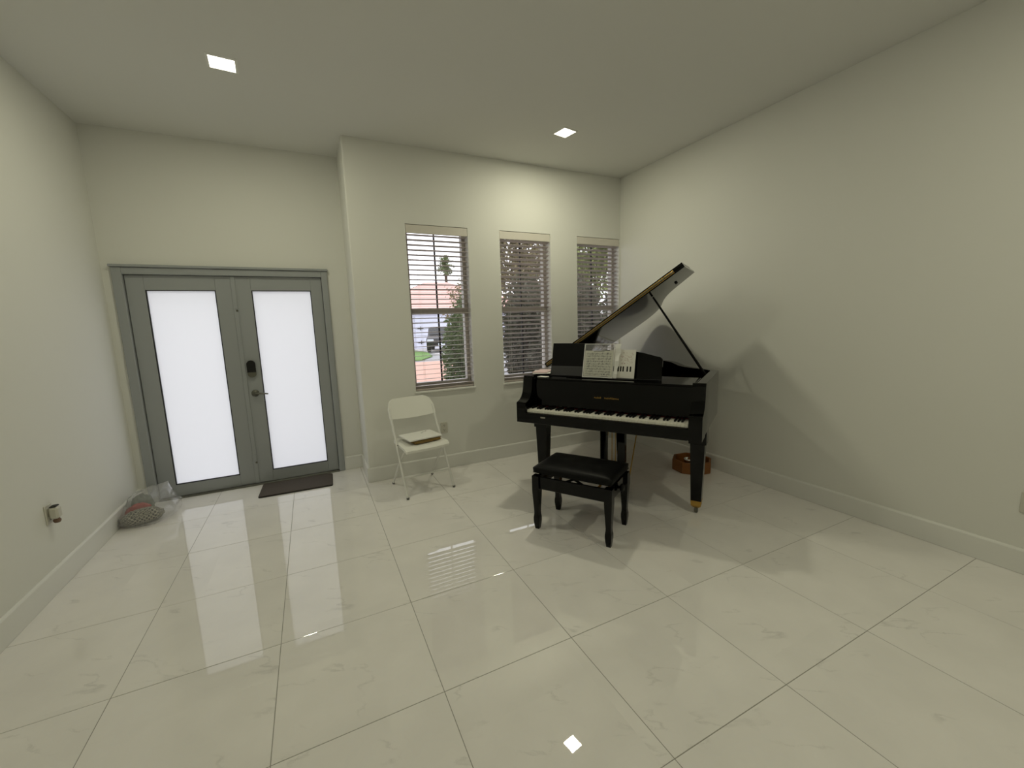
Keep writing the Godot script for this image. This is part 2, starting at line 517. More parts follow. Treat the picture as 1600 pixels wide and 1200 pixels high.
func windows() -> void:
	var where := ["nearest the front door", "in the middle of the three", "in the corner behind the piano"]
	var slat_mesh := {}
	for n in 3:
		var x0: float = WIN[n][0]
		var x1: float = WIN[n][1]
		var xc := (x0 + x1) / 2
		var w := x1 - x0
		var zf := ZW - 0.135
		var o := setting("window_%d" % (n + 1), "narrow single-hung window %s" % where[n], "window")
		var st := st_new()
		var fw := 0.035
		for s in [-1.0, 1.0]:
			bx(st, Vector3(xc + s * (w / 2 - fw / 2), (WY0 + WY1) / 2, zf), Vector3(fw, WY1 - WY0, 0.07), 0.003)
		bx(st, Vector3(xc, WY1 - fw / 2, zf), Vector3(w - 2 * fw, fw, 0.07), 0.003)
		bx(st, Vector3(xc, WY0 + 0.035, zf), Vector3(w - 2 * fw, 0.07, 0.07), 0.003)
		obj("window_frame", st, M.vinyl_frame, o)
		box("meeting_rail", Vector3(xc, 1.60, zf + 0.01), Vector3(w - 2 * fw, 0.055, 0.05), M.vinyl_frame, o)
		box("muntin", Vector3(xc, (1.6275 + WY1 - fw) / 2, zf - 0.012), Vector3(0.016, WY1 - fw - 1.6275, 0.012), M.muntin, o, 0.001)
		box("muntin", Vector3(xc, (1.5725 + WY0 + 0.07) / 2, zf + 0.004), Vector3(0.016, 1.5725 - WY0 - 0.07, 0.012), M.muntin, o, 0.001)
		box("pane", Vector3(xc, (1.61 + WY1 - fw) / 2, zf - 0.022), Vector3(w - 2 * fw, WY1 - fw - 1.6, 0.004), M.window_glass, o, 0.0)
		box("pane", Vector3(xc, (1.59 + WY0 + 0.07) / 2, zf - 0.006), Vector3(w - 2 * fw, 1.59 - WY0 - 0.07, 0.004), M.window_glass, o, 0.0)
		box("window_sill", Vector3(xc + (0.0 if n < 2 else -0.002), WY0 - 0.0095, ZW - 0.047), Vector3(w + (0.02 if n < 2 else 0.0), 0.019, 0.13), M.trim_paint, o, 0.003)
		# blind of wide slats
		var zb := ZW - 0.038
		var b := thing("window_blind", "open white slatted blind in the window %s" % where[n], "blind", Vector3(xc, WY0, zb), 0.0, "blinds in the three windows")
		var bw := w - 0.012
		box("valance", Vector3(0, 1.532, 0.029), Vector3(w - 0.004, 0.078, 0.012), M.valance_white, b, 0.003)
		box("head_rail", Vector3(0, 1.545, -0.002), Vector3(bw, 0.045, 0.045), M.slat, b, 0.002)
		if not slat_mesh.has(bw):
			var s2 := st_new()
			# slightly crowned slat, 50 mm wide
			var prof := PackedVector2Array([Vector2(-0.025, -0.0012), Vector2(-0.012, 0.0006), Vector2(0.0, 0.0012), Vector2(0.012, 0.0006), Vector2(0.025, -0.0012), Vector2(0.025, 0.0014), Vector2(0.012, 0.0032), Vector2(0.0, 0.0038), Vector2(-0.012, 0.0032), Vector2(-0.025, 0.0014)])
			prism(s2, prof, -bw / 2, bw / 2, flat_x)
			slat_mesh[bw] = done(s2)
		var y := 1.484
		while y > 0.075:
			var s := mesh_node("slat", slat_mesh[bw], M.slat, b)
			s.position = Vector3(0, y, 0)
			s.rotation.x = deg_to_rad([-5.2, -16.5, -14.5][n] + rng.randf_range(-1.4, 1.4))
			y -= 0.0457
		for k in 3:
			var s := mesh_node("slat", slat_mesh[bw], M.slat, b)
			s.position = Vector3(0, 0.030 + k * 0.0085, 0)
		box("bottom_rail", Vector3(0, 0.013, 0), Vector3(bw, 0.018, 0.05), M.slat, b, 0.003)
		for s in [-0.2, 0.2]:
			for z in [-0.0265, 0.0265]:
				var c := st_new()
				tube(c, [Vector3(s, 0.02, z), Vector3(s, 1.53, z)], 0.0009, 5)
				obj("ladder_cord", c, M.cord, b)

func front_door() -> void:
	var o := setting("door_1", "grey double front door with two frosted glass panels", "door")
	var zf := ZD
	var st := st_new()
	# frame: casing on the wall, jambs inside the opening
	for q in [[-1.137, -1.072], [0.407, 0.462]]:
		bx(st, Vector3((q[0] + q[1]) / 2, 1.0065, zf - 0.04), Vector3(q[1] - q[0], 2.011, 0.13), 0.004)
	bx(st, Vector3(-0.3325, 1.984, zf - 0.041), Vector3(1.479, 0.056, 0.128), 0.003)
	# stops behind the leaves
	for x in [-1.063, 0.398]:
		bx(st, Vector3(x, 0.99, zf - 0.078), Vector3(0.03, 1.93, 0.045), 0.002)
	bx(st, Vector3(-0.3325, 1.945, zf - 0.079), Vector3(1.43, 0.03, 0.045), 0.002)
	bx(st, Vector3(-0.3375, 2.023, zf + 0.020), Vector3(1.615, 0.02, 0.039), 0.003)
	obj("door_frame", st, M.door_paint, o)
	box("threshold", Vector3(-0.33, 0.006, zf - 0.03), Vector3(1.478, 0.012, 0.12), M.dark_steel, o, 0.002)
	var leaves := [[-1.068, -0.312, -0.945, -0.457], [-0.308, 0.404, -0.186, 0.306]]
	var zl := zf - 0.03
	for n in 2:
		var L: Array = leaves[n]
		var lf := Node3D.new()
		lf.name = "door_leaf"
		o.add_child(lf, true)
		st = st_new()
		var y0 := 0.014
		var y1 := 1.953
		var g0 := 0.118
		var g1 := 1.832
		bx(st, Vector3((L[0] + L[2]) / 2, (y0 + y1) / 2, zl), Vector3(L[2] - L[0], y1 - y0, 0.045), 0.003)
		bx(st, Vector3((L[1] + L[3]) / 2, (y0 + y1) / 2, zl), Vector3(L[1] - L[3], y1 - y0, 0.045), 0.003)
		bx(st, Vector3((L[2] + L[3]) / 2, (y0 + g0) / 2, zl), Vector3(L[3] - L[2], g0 - y0, 0.045), 0.0)
		bx(st, Vector3((L[2] + L[3]) / 2, (y1 + g1) / 2, zl), Vector3(L[3] - L[2], y1 - g1, 0.045), 0.0)
		obj("stiles_and_rails", st, M.door_paint, lf)
		st = st_new()
		poly(st, [Vector3(L[2], g0, zl), Vector3(L[3], g0, zl), Vector3(L[3], g1, zl), Vector3(L[2], g1, zl)], Vector3(0, 0, 1))
		obj("glass_pane", st, M.frosted_glass, lf)
		st = st_new()
		var t := 0.007
		for s in [L[2] + t / 2, L[3] - t / 2]:
			bx(st, Vector3(s, (g0 + g1) / 2, zl + 0.012), Vector3(t, g1 - g0, 0.016))
		for s in [g0 + t / 2, g1 - t / 2]:
			bx(st, Vector3((L[2] + L[3]) / 2, s, zl + 0.012), Vector3(L[3] - L[2] - 2 * t, t, 0.016))
		obj("gasket", st, M.gasket, lf)
		if n == 0:
			box("astragal", Vector3(-0.3215, (y0 + y1) / 2, zl + 0.027), Vector3(0.035, y1 - y0, 0.009), M.door_paint, lf, 0.003)
			for y in [1.70, 0.27]:
				box("flush_bolt", Vector3(-0.318, y, zl + 0.033), Vector3(0.018, 0.07, 0.006), M.door_paint, lf, 0.002)
				box("flush_bolt", Vector3(-0.312, y - 0.05, zl + 0.033), Vector3(0.016, 0.016, 0.012), M.dark_steel, lf, 0.003)
		else:
			var zs := zl + 0.0225
			# keypad lock: grey rounded body with a black upper half
			st = st_new()
			prism(st, stadium(0.034, 0.062, 12), 0.0, 0.026, func(u: float, v: float, w: float) -> Vector3: return Vector3(-0.258 + u, 1.098 + v, zs + w))
			obj("lock_body", st, M.dark_steel, lf)
			st = st_new()
			var cap := PackedVector2Array([Vector2(0.0345, -0.042), Vector2(0.0345, 0.032)])
			for k in range(1, 12):
				cap.append(Vector2(0.0345 * cos(PI * k / 12), 0.032 + 0.0345 * sin(PI * k / 12)))
			cap.append(Vector2(-0.0345, 0.032))
			cap.append(Vector2(-0.0345, -0.042))
			prism(st, cap, 0.0, 0.032, func(u: float, v: float, w: float) -> Vector3: return Vector3(-0.258 + u, 1.128 + v, zs + w))
			obj("keypad", st, M.black_plastic, lf)
			st = st_new()
			var turn := Transform3D(Basis(Vector3.RIGHT, PI / 2), Vector3(-0.252, 0.885, zs))
			lathe(st, [[0.0, 0.0], [0.032, 0.0], [0.032, 0.006], [0.024, 0.011], [0.013, 0.014], [0.012, 0.042], [0.0, 0.044]], Vector3.ZERO, 20, true, turn)
			obj("rosette", st, M.dark_steel, lf)
			st = st_new()
			tube(st, [Vector3(-0.258, 0.885, zs + 0.040), Vector3(-0.22, 0.884, zs + 0.045), Vector3(-0.18, 0.880, zs + 0.046), Vector3(-0.145, 0.874, zs + 0.044)], 0.0085, 10, 0.006)
			obj("lever", st, M.dark_steel, lf)

func stadium(r: float, half: float, n: int) -> PackedVector2Array:
	var p := PackedVector2Array()
	for k in n + 1:
		p.append(Vector2(r * cos(PI * k / n), half - r + r * sin(PI * k / n)))
	for k in n + 1:
		p.append(Vector2(-r * cos(PI * k / n), -half + r - r * sin(PI * k / n)))
	return p

func downlight(at: Vector3, turn: float, energy: float, label: String) -> void:
	var o := thing("ceiling_downlight", label, "light", at, deg_to_rad(turn), "recessed downlights in the ceiling")
	var st := st_new()
	var a := 0.082
	var b := 0.067
	for k in 4:
		var xf := Transform3D(Basis(Vector3.UP, PI / 2 * k), Vector3.ZERO)
		poly(st, [xf * Vector3(-a, -0.0015, a), xf * Vector3(a, -0.0015, a), xf * Vector3(b, -0.006, b), xf * Vector3(-b, -0.006, b)], Vector3.DOWN)
		poly(st, [xf * Vector3(-a, -0.0015, a), xf * Vector3(a, -0.0015, a), xf * Vector3(a, 0.0, a), xf * Vector3(-a, 0.0, a)], xf.basis * Vector3(0, 0, 1))
	obj("trim_ring", st, M.trim_paint, o)
	box("light_diffuser", Vector3(0, -0.003, 0), Vector3(2 * b, 0.005, 2 * b), M.led_diffuser, o, 0.0)
	var l := AreaLight3D.new()
	l.name = "lamp"
	o.add_child(l)
	l.area_size = Vector2(2 * b, 2 * b)
	l.area_normalize_energy = true
	l.position = Vector3(0, -0.0075, 0)
	l.rotation.x = -PI / 2
	l.light_color = Color(1.0, 0.985, 0.87)
	l.light_energy = energy
	l.shadow_enabled = true
	l.area_range = 30.0

# ------------------------------------------------------------------ piano
func piano() -> void:
	var P := thing("grand_piano", "glossy black grand piano with its lid propped open", "piano", Vector3(2.103, 0, -0.937), -1.010)
	var W := 0.70
	# rim: outer outline and an inner one 6 cm inside it
	var bent := spline([Vector2(0.70, -0.90), Vector2(0.63, -1.00), Vector2(0.50, -1.09), Vector2(0.40, -1.21), Vector2(0.32, -1.40), Vector2(0.23, -1.59), Vector2(0.10, -1.71), Vector2(-0.06, -1.765), Vector2(-0.30, -1.765), Vector2(-0.58, -1.725), Vector2(-0.67, -1.69), Vector2(-0.70, -1.62)], 4)
	var outer := PackedVector2Array([Vector2(W, -0.147)])
	outer.append_array(bent)
	outer.append(Vector2(-W, -0.147))
	var inner := PackedVector2Array()
	for i in outer.size():
		var t := (outer[min(i + 1, outer.size() - 1)] - outer[max(i - 1, 0)]).normalized()
		inner.append(outer[i] + Vector2(t.y, -t.x) * 0.06)
	if inner[0].x > W:
		for i in outer.size():
			inner[i] = outer[i] * 2.0 - inner[i]
	var st := st_new()
	var y0 := 0.665
	var y1 := 1.02
	var e := 0.004
	for i in range(outer.size() - 1):
		var a := outer[i]
		var b := outer[i + 1]
		var c := inner[i]
		var d := inner[i + 1]
		var n := ((a + b) - (c + d)).normalized()
		var n3 := Vector3(n.x, 0, n.y)
		var ea := (c - a).normalized() * e
		var eb := (d - b).normalized() * e
		st.set_smooth_group(1)
		poly(st, [Vector3(a.x, y0, a.y), Vector3(b.x, y0, b.y), Vector3(b.x, y1 - e, b.y), Vector3(a.x, y1 - e, a.y)], n3)
		st.set_smooth_group(2)
		poly(st, [Vector3(c.x, y0, c.y), Vector3(d.x, y0, d.y), Vector3(d.x, y1, d.y), Vector3(c.x, y1, c.y)], -n3)
		st.set_smooth_group(-1)
		poly(st, [Vector3(a.x, y1 - e, a.y), Vector3(b.x, y1 - e, b.y), Vector3(b.x + eb.x, y1, b.y + eb.y), Vector3(a.x + ea.x, y1, a.y + ea.y)], n3 + Vector3.UP)
		poly(st, [Vector3(a.x + ea.x, y1, a.y + ea.y), Vector3(b.x + eb.x, y1, b.y + eb.y), Vector3(d.x, y1, d.y), Vector3(c.x, y1, c.y)], Vector3.UP)
		poly(st, [Vector3(a.x, y0, a.y), Vector3(b.x, y0, b.y), Vector3(d.x, y0, d.y), Vector3(c.x, y0, c.y)], Vector3.DOWN)
	for i in [0, outer.size() - 1]:
		var a := outer[i]
		var c := inner[i]
		poly(st, [Vector3(a.x, y0, a.y), Vector3(c.x, y0, c.y), Vector3(c.x, y1, c.y), Vector3(a.x, y1, a.y)], Vector3(0, 0, 1))
	obj("rim", st, M.lacquer, P)
	# belly: soundboard and iron plate
	st = st_new()
	var slab := PackedVector2Array()
	for p in inner: slab.append(p)
	prism(st, slab, 0.70, 0.72, flat_y)
	obj("soundboard", st, M.wood_board, P)
	var plate := Geometry2D.intersect_polygons(slab, PackedVector2Array([Vector2(-1, -0.60), Vector2(1, -0.60), Vector2(1, -1.63), Vector2(-1, -1.63)]))
	if plate.size():
		st = st_new()
		prism(st, plate[0], 0.80, 0.815, flat_y)
		obj("iron_plate", st, M.gold_plate, P)
	st = st_new()
	for k in 60:
		var x := -0.58 + k * 0.0195
		var far: float = lerpf(-1.55, -0.95, clampf((x + 0.2) / 0.75, 0.0, 1.0))
		tube(st, [Vector3(x, 0.825, -0.62), Vector3(x - 0.03, 0.825, far)], 0.0012, 4)
	obj("strings", st, M.brass, P).set_meta("kind", "stuff")
	# arms (cheeks)
	var arm := PackedVector2Array([Vector2(0.0, 0.652), Vector2(0.0, 0.808), Vector2(-0.006, 0.816), Vector2(-0.03, 0.822), Vector2(-0.055, 0.833), Vector2(-0.078, 0.851), Vector2(-0.096, 0.876), Vector2(-0.108, 0.908), Vector2(-0.116, 0.945), Vector2(-0.122, 0.985), Vector2(-0.128, 1.012), Vector2(-0.137, 1.02), Vector2(-0.147, 1.02), Vector2(-0.147, 0.652)])
	for s in [-1.0, 1.0]:
		st = st_new()
		prism(st, arm, s * 0.615, s * W, flat_x, 1, 12)
		obj("arm", st, M.lacquer, P)
		st = st_new()
		bx(st, Vector3(s * 0.6275, 0.832, -0.35), Vector3(0.025, 0.33, 0.40), 0.002)
		obj("side_panel", st, M.lacquer, P)
	box("keybed", Vector3(0, 0.668, -0.28), Vector3(1.228, 0.03, 0.54), M.lacquer, P, 0.002)
	box("key_slip", Vector3(0, 0.6935, -0.004), Vector3(1.228, 0.083, 0.018), M.lacquer, P, 0.004)
	box("key_lock", Vector3(-0.457, 0.708, 0.0055), Vector3(0.04, 0.010, 0.003), M.steel, P, 0.001)
	box("lyre_block", Vector3(-0.04, 0.634, -0.35), Vector3(0.42, 0.036, 0.34), M.lacquer, P, 0.003)
	# keys
	var kw := 1.2246 / 52.0
	st = st_new()
	bx(st, Vector3.ZERO, Vector3(kw - 0.0011, 0.022, 0.150), 0.0015)
	var white := done(st)
	st = st_new()
	post(st, [[-0.002, 0.0062, 0.0475], [0.010, 0.0052, 0.045], [0.012, 0.0042, 0.044]], Vector3.ZERO)
	var black := done(st)
	for k in 52:
		var wk := mesh_node("white_key", white, M.ivory, P)
		wk.position = Vector3(-0.6123 + kw * (k + 0.5), 0.747, -0.091)
	for k in 51:
		if (k % 7) in [0, 2, 3, 5, 6]:      # after A, C, D, F, G
			var bk := mesh_node("black_key", black, M.satin_black, P)
			bk.position = Vector3(-0.6123 + kw * (k + 1), 0.760, -0.1135)
	# fallboard with its gold lettering, felt strip
	st = st_new()
	prism(st, PackedVector2Array([Vector2(-0.148, 0.772), Vector2(-0.142, 0.776), Vector2(-0.145, 0.84), Vector2(-0.155, 0.94), Vector2(-0.163, 0.985), Vector2(-0.18, 0.985), Vector2(-0.18, 0.772)]), -0.613, 0.613, flat_x, 1, 4)
	obj("fallboard", st, M.lacquer, P)
	st = st_new()
	var lr := RandomNumberGenerator.new()
	lr.seed = 31
	var lx := -0.085
	while lx < 0.10:
		if not (lx > -0.035 and lx < -0.012):
			var hh := lr.randf_range(0.007, 0.013)
			for q in 2:
				bx(st, Vector3(lx + q * 0.005, 0.866 + hh / 2, -0.146), Vector3(0.0018, hh, 0.0016))
			bx(st, Vector3(lx + 0.0025, 0.866 + (0.0 if lr.randf() < 0.5 else hh), -0.146), Vector3(0.006, 0.0018, 0.0016))
		lx += 0.0115
	obj("maker_lettering", st, M.brass, P)
	box("key_felt", Vector3(0, 0.766, -0.158), Vector3(1.22, 0.012, 0.008), M.felt, P, 0.0)
	box("desk_shelf", Vector3(0, 0.9925, -0.365), Vector3(1.226, 0.015, 0.39), M.lacquer, P, 0.003)
	# music desk leaning back, shoulders rounded
	var desk := PackedVector2Array([Vector2(-0.37, 0.0), Vector2(0.37, 0.0), Vector2(0.37, 0.13)])
	for k in 7:
		var a := PI / 2 * k / 6.0
		desk.append(Vector2(0.33 + 0.04 * cos(a), 0.145 + 0.03 * sin(a)))
	for q in [[0.22, 0.203], [0.1, 0.22], [0.0, 0.225], [-0.1, 0.22], [-0.22, 0.203]]:
		desk.append(Vector2(q[0], q[1]))
	for k in 7:
		var a := PI / 2 + PI / 2 * k / 6.0
		desk.append(Vector2(-0.33 + 0.04 * cos(a), 0.145 + 0.03 * sin(a)))
	desk.append(Vector2(-0.37, 0.13))
	var lean := deg_to_rad(14.0)
	st = st_new()
	prism(st, desk, 0.0, -0.016, func(u: float, v: float, w: float) -> Vector3: return Vector3(u, 1.0005 + v * cos(lean) + (w + 0.016) * sin(lean), -0.33 - v * sin(lean) + w * cos(lean)), 3, 22)
	obj("music_desk", st, M.lacquer, P)
	box("desk_ledge", Vector3(0, 1.0035, -0.262), Vector3(0.74, 0.007, 0.012), M.lacquer, P, 0.002)
	# lid: hinged on the bass side, front flap folded back on top of it
	var lid := Node3D.new()
	lid.name = "lid"
	P.add_child(lid, true)
	lid.position = Vector3(-0.712, 1.04, -0.03)
	lid.rotation.z = deg_to_rad(34.0)
	var edge := spline([Vector2(1.425, -1.03), Vector2(1.32, -1.075), Vector2(1.21, -1.125), Vector2(1.12, -1.20), Vector2(1.045, -1.335), Vector2(0.975, -1.52), Vector2(0.88, -1.675), Vector2(0.76, -1.755), Vector2(0.60, -1.785), Vector2(0.36, -1.775), Vector2(0.10, -1.725), Vector2(0.02, -1.685), Vector2(0.0, -1.615)], 4)
	var lo := PackedVector2Array([Vector2(0.0, -0.55), Vector2(1.425, -0.55)])
	lo.append_array(edge)
	st = st_new()
	prism(st, lo, 0.0, 0.019, flat_y, 2, lo.size() - 1)
	obj("lid_board", st, M.lacquer, lid)
	st = st_new()
	prism(st, PackedVector2Array([Vector2(0.0, -0.55), Vector2(1.425, -0.55), Vector2(1.425, -0.885), Vector2(1.40, -0.91), Vector2(0.03, -0.91), Vector2(0.0, -0.88)]), 0.023, 0.042, flat_y)
	obj("front_flap", st, M.lacquer, lid)
	st = st_new()
	bx(st, Vector3(0.68, 0.0125, -0.5485), Vector3(1.33, 0.006, 0.004), 0.001)
	bx(st, Vector3(0.68, 0.0285, -0.5485), Vector3(1.33, 0.006, 0.004), 0.001)
	obj("brass_hinge", st, M.brass, lid)
	st = st_new()
	tube(st, [Vector3(0.015, 0.021, -0.5475), Vector3(1.345, 0.021, -0.5475)], 0.003, 8)
	obj("hinge_pin", st, M.dark_steel, lid)
	st = st_new()
	lathe(st, [[0.0, -0.012], [0.010, -0.012], [0.013, 0.0]], Vector3(1.275, 0, -0.90), 14)
	obj("rubber_button", st, M.satin_black, lid)
	for z in [-0.75, -1.35]:
		box("butt_hinge", Vector3(-0.704, 1.028, z), Vector3(0.02, 0.022, 0.07), M.brass, P, 0.003)
	# prop
	st = st_new()
	var top: Vector3 = lid.transform * Vector3(1.075, -0.004, -0.80)
	tube(st, [Vector3(0.60, 0.99, -0.87), top], 0.011, 8, 0.008)
	obj("lid_prop", st, M.satin_black, P)
	# legs
	st = st_new()
	post(st, [[0.66, 0.060, 0.060], [0.545, 0.060, 0.060], [0.540, 0.050, 0.050], [0.10, 0.036, 0.036]], Vector3.ZERO)
	var leg_m := done(st)
	st = st_new()
	post(st, [[0.102, 0.0375, 0.0375], [0.062, 0.034, 0.034], [0.045, 0.020, 0.020]], Vector3.ZERO)
	var ferrule := done(st)
	st = st_new()
	var wheel := Transform3D(Basis(Vector3.FORWARD, PI / 2), Vector3(0, 0.0245, 0))
	lathe(st, [[0.0, -0.012], [0.021, -0.012], [0.0245, -0.008], [0.0245, 0.008], [0.021, 0.012], [0.0, 0.012]], Vector3.ZERO, 20, false, wheel)
	var caster := done(st)
	for q in [Vector3(0.632, 0, -0.375), Vector3(-0.635, 0, -0.34), Vector3(-0.225, 0, -1.30)]:
		var lg := mesh_node("leg", leg_m, M.lacquer, P)
		lg.position = q
		var f := mesh_node("brass_ferrule", ferrule, M.brass, lg)
		f.set_meta("label", "brass foot of the piano leg")
		mesh_node("caster", caster, M.dark_steel, lg)
	# lyre with pedals and rods
	var ly := Node3D.new()
	ly.name = "lyre"
	P.add_child(ly, true)
	ly.position = Vector3(-0.04, 0, -0.46)
	for q in [[-0.078, 0.056], [0.076, 0.066]]:
		st = st_new()
		bx(st, Vector3(q[0], 0.385, 0), Vector3(q[1], 0.45, 0.05), 0.006)
		obj("lyre_post", st, M.lacquer, ly)
	box("lyre_head", Vector3(0, 0.605, 0), Vector3(0.26, 0.05, 0.10), M.lacquer, ly, 0.004)
	box("pedal_box", Vector3(0, 0.115, 0), Vector3(0.26, 0.10, 0.13), M.lacquer, ly, 0.006)
	for k in 3:
		st = st_new()
		var x := -0.075 + k * 0.075
		tube(st, [Vector3(x, 0.082, 0.03), Vector3(x, 0.080, 0.09), Vector3(x, 0.070, 0.15)], 0.009, 8, 0.012)
		obj("pedal", st, M.brass, ly)
	for x in [-0.012, 0.020]:
		st = st_new()
		tube(st, [Vector3(x, 0.16, -0.01), Vector3(x, 0.60, -0.01)], 0.0035, 8)
		obj("pedal_rod", st, M.brass, ly)
	for q in [[0.12, 0.11], [-0.12, -0.16]]:
		st = st_new()
		tube(st, [Vector3(q[0], 0.10, -0.06), Vector3(q[1], 0.66, -0.46)], 0.005, 8)
		obj("brace_rod", st, M.brass, ly)
	on_piano(P.transform)

func placed(called: String, label: String, category: String, xf: Transform3D, group := "") -> Node3D:
	var o := thing(called, label, category, Vector3.ZERO, 0.0, group)
	o.transform = xf
	return o

func sheet(st: SurfaceTool, w: float, h: float, t: float, z := 0.0, x := 0.0, y := 0.0) -> void:
	# upright thin page, its print on the +z face
	poly(st, [Vector3(x, y, z + t), Vector3(x + w, y, z + t), Vector3(x + w, y + h, z + t), Vector3(x, y + h, z + t)], Vector3(0, 0, 1), [Vector2(0, 1), Vector2(1, 1), Vector2(1, 0), Vector2(0, 0)])
	poly(st, [Vector3(x, y, z), Vector3(x + w, y, z), Vector3(x + w, y + h, z), Vector3(x, y + h, z)], Vector3(0, 0, -1), [Vector2(0, 0.02), Vector2(0.02, 0.02), Vector2(0.02, 0), Vector2(0, 0)])
	for q in [[Vector3(x, y, z), Vector3(x, y + h, z), Vector3(-1, 0, 0)], [Vector3(x + w, y, z), Vector3(x + w, y + h, z), Vector3(1, 0, 0)], [Vector3(x, y, z), Vector3(x + w, y, z), Vector3(0, -1, 0)], [Vector3(x, y + h, z), Vector3(x + w, y + h, z), Vector3(0, 1, 0)]]:
		poly(st, [q[0], q[1], q[1] + Vector3(0, 0, t), q[0] + Vector3(0, 0, t)], q[2], [Vector2(0, 0), Vector2(0, 0), Vector2(0, 0), Vector2(0, 0)])

func on_piano(pt: Transform3D) -> void:
	var tilt := Basis(Vector3.RIGHT, deg_to_rad(-15.0))
	# sheet of music in a clear sleeve with a white rim
	var o := placed("music_sheet", "printed sheet music in a clear white-edged sleeve on the piano desk", "sheet music", pt * Transform3D(tilt, Vector3(-0.235, 1.0085, -0.268)))
	var st := st_new()
	sheet(st, 0.232, 0.205, 0.0015, 0.001, 0.010, 0.012)
	obj("printed_page", st, M.sheet_music, o)
	st = st_new()
	var w := 0.252
	var h := 0.272
	for q in [[Vector3(w / 2, 0.004, 0.002), Vector3(w, 0.009, 0.004)], [Vector3(w / 2, h - 0.002, 0.002), Vector3(w, 0.005, 0.004)], [Vector3(0.004, h / 2, 0.002), Vector3(0.007, h - 0.014, 0.004)], [Vector3(w - 0.003, h / 2, 0.002), Vector3(0.006, h - 0.014, 0.004)]]:
		bx(st, q[0], q[1], 0.001)
	obj("sleeve_edge", st, M.paper, o)
	st = st_new()
	bx(st, Vector3(w / 2, h / 2, 0.0035), Vector3(w - 0.016, h - 0.016, 0.0006))
	obj("clear_cover", st, M.clear_sleeve, o)
	# creased loose page beside it
	o = placed("loose_page", "narrow creased white page leaning between sheet sleeve and lesson book", "paper", pt * Transform3D(tilt, Vector3(0.040, 1.0085, -0.272)))
	st = st_new()
	var prev := []
	for k in 9:
		var y := 0.27 * k / 8.0
		var zz := 0.004 * sin(k * 1.9) + 0.002
		var row := [Vector3(-0.02, y, zz), Vector3(0.006 + 0.006 * sin(k * 2.3) + 0.022 * k / 8.0, y, zz + 0.004)]
		if k:
			poly(st, [prev[0], prev[1], row[1], row[0]], Vector3(0, 0, 1))
			poly(st, [prev[0] - Vector3(0, 0, 0.001), prev[1] - Vector3(0, 0, 0.001), row[1] - Vector3(0, 0, 0.001), row[0] - Vector3(0, 0, 0.001)], Vector3(0, 0, -1))
			poly(st, [prev[1], row[1], row[1] - Vector3(0, 0, 0.001), prev[1] - Vector3(0, 0, 0.001)], Vector3(1, 0, 0))
		prev = row
	obj("page", st, M.paper, o)
	# lesson book with keys printed on its cover
	o = placed("lesson_book", "white piano lesson book with black keys printed on its page", "book", pt * Transform3D(tilt, Vector3(-0.03, 1.0085, -0.300)))
	st = st_new()
	sheet(st, 0.205, 0.222, 0.008)
	obj("cover", st, M.lesson_page, o)
	# black folder standing at the bass end of the desk
	o = placed("black_folder", "black folder with a reflection coloured as a grey lower band, standing beside the sheet music", "folder", pt * Transform3D(Basis(Vector3.RIGHT, deg_to_rad(-13.0)), Vector3(-0.545, 1.0025, -0.335)))
	box("cover", Vector3(0.15, 0.180, 0.005), Vector3(0.30, 0.195, 0.010), M.satin_black, o, 0.002)
	var band := mat("reflected_grey", Color(0.22, 0.22, 0.23), 0.35)  # grey reflection on the glossy lower part, put in as colour
	box("reflection_band", Vector3(0.15, 0.041, 0.006), Vector3(0.305, 0.083, 0.012), band, o, 0.002)
	# papers on the bass-side rim
	var lay := [[Vector3(-0.655, 1.0235, -0.38), Vector3(0.15, 0.005, 0.26), 24.0, "paper", "pile bottom: white booklet on the piano rim"], [Vector3(-0.645, 1.031, -0.38), Vector3(0.13, 0.008, 0.21), 8.0, "pink_paper", ""], [Vector3(-0.565, 1.004, -0.225), Vector3(0.09, 0.004, 0.05), -10.0, "paper", ""]]
	var names := [["booklet", "wide white booklet lying crooked on the bass end of the piano", "booklet"], ["booklet", "smaller pinkish booklet lying on top of the white booklet", "booklet"], ["note_card", "small white card lying by the piano music desk", "card"]]
	for k in 3:
		var q: Array = lay[k]
		var c: Vector3 = q[0]
		o = placed(names[k][0], names[k][1], names[k][2], pt * Transform3D(Basis(Vector3.UP, deg_to_rad(q[2])), c))
		box("pages", Vector3(0, 0, 0), q[1], M[q[3]], o, 0.001)

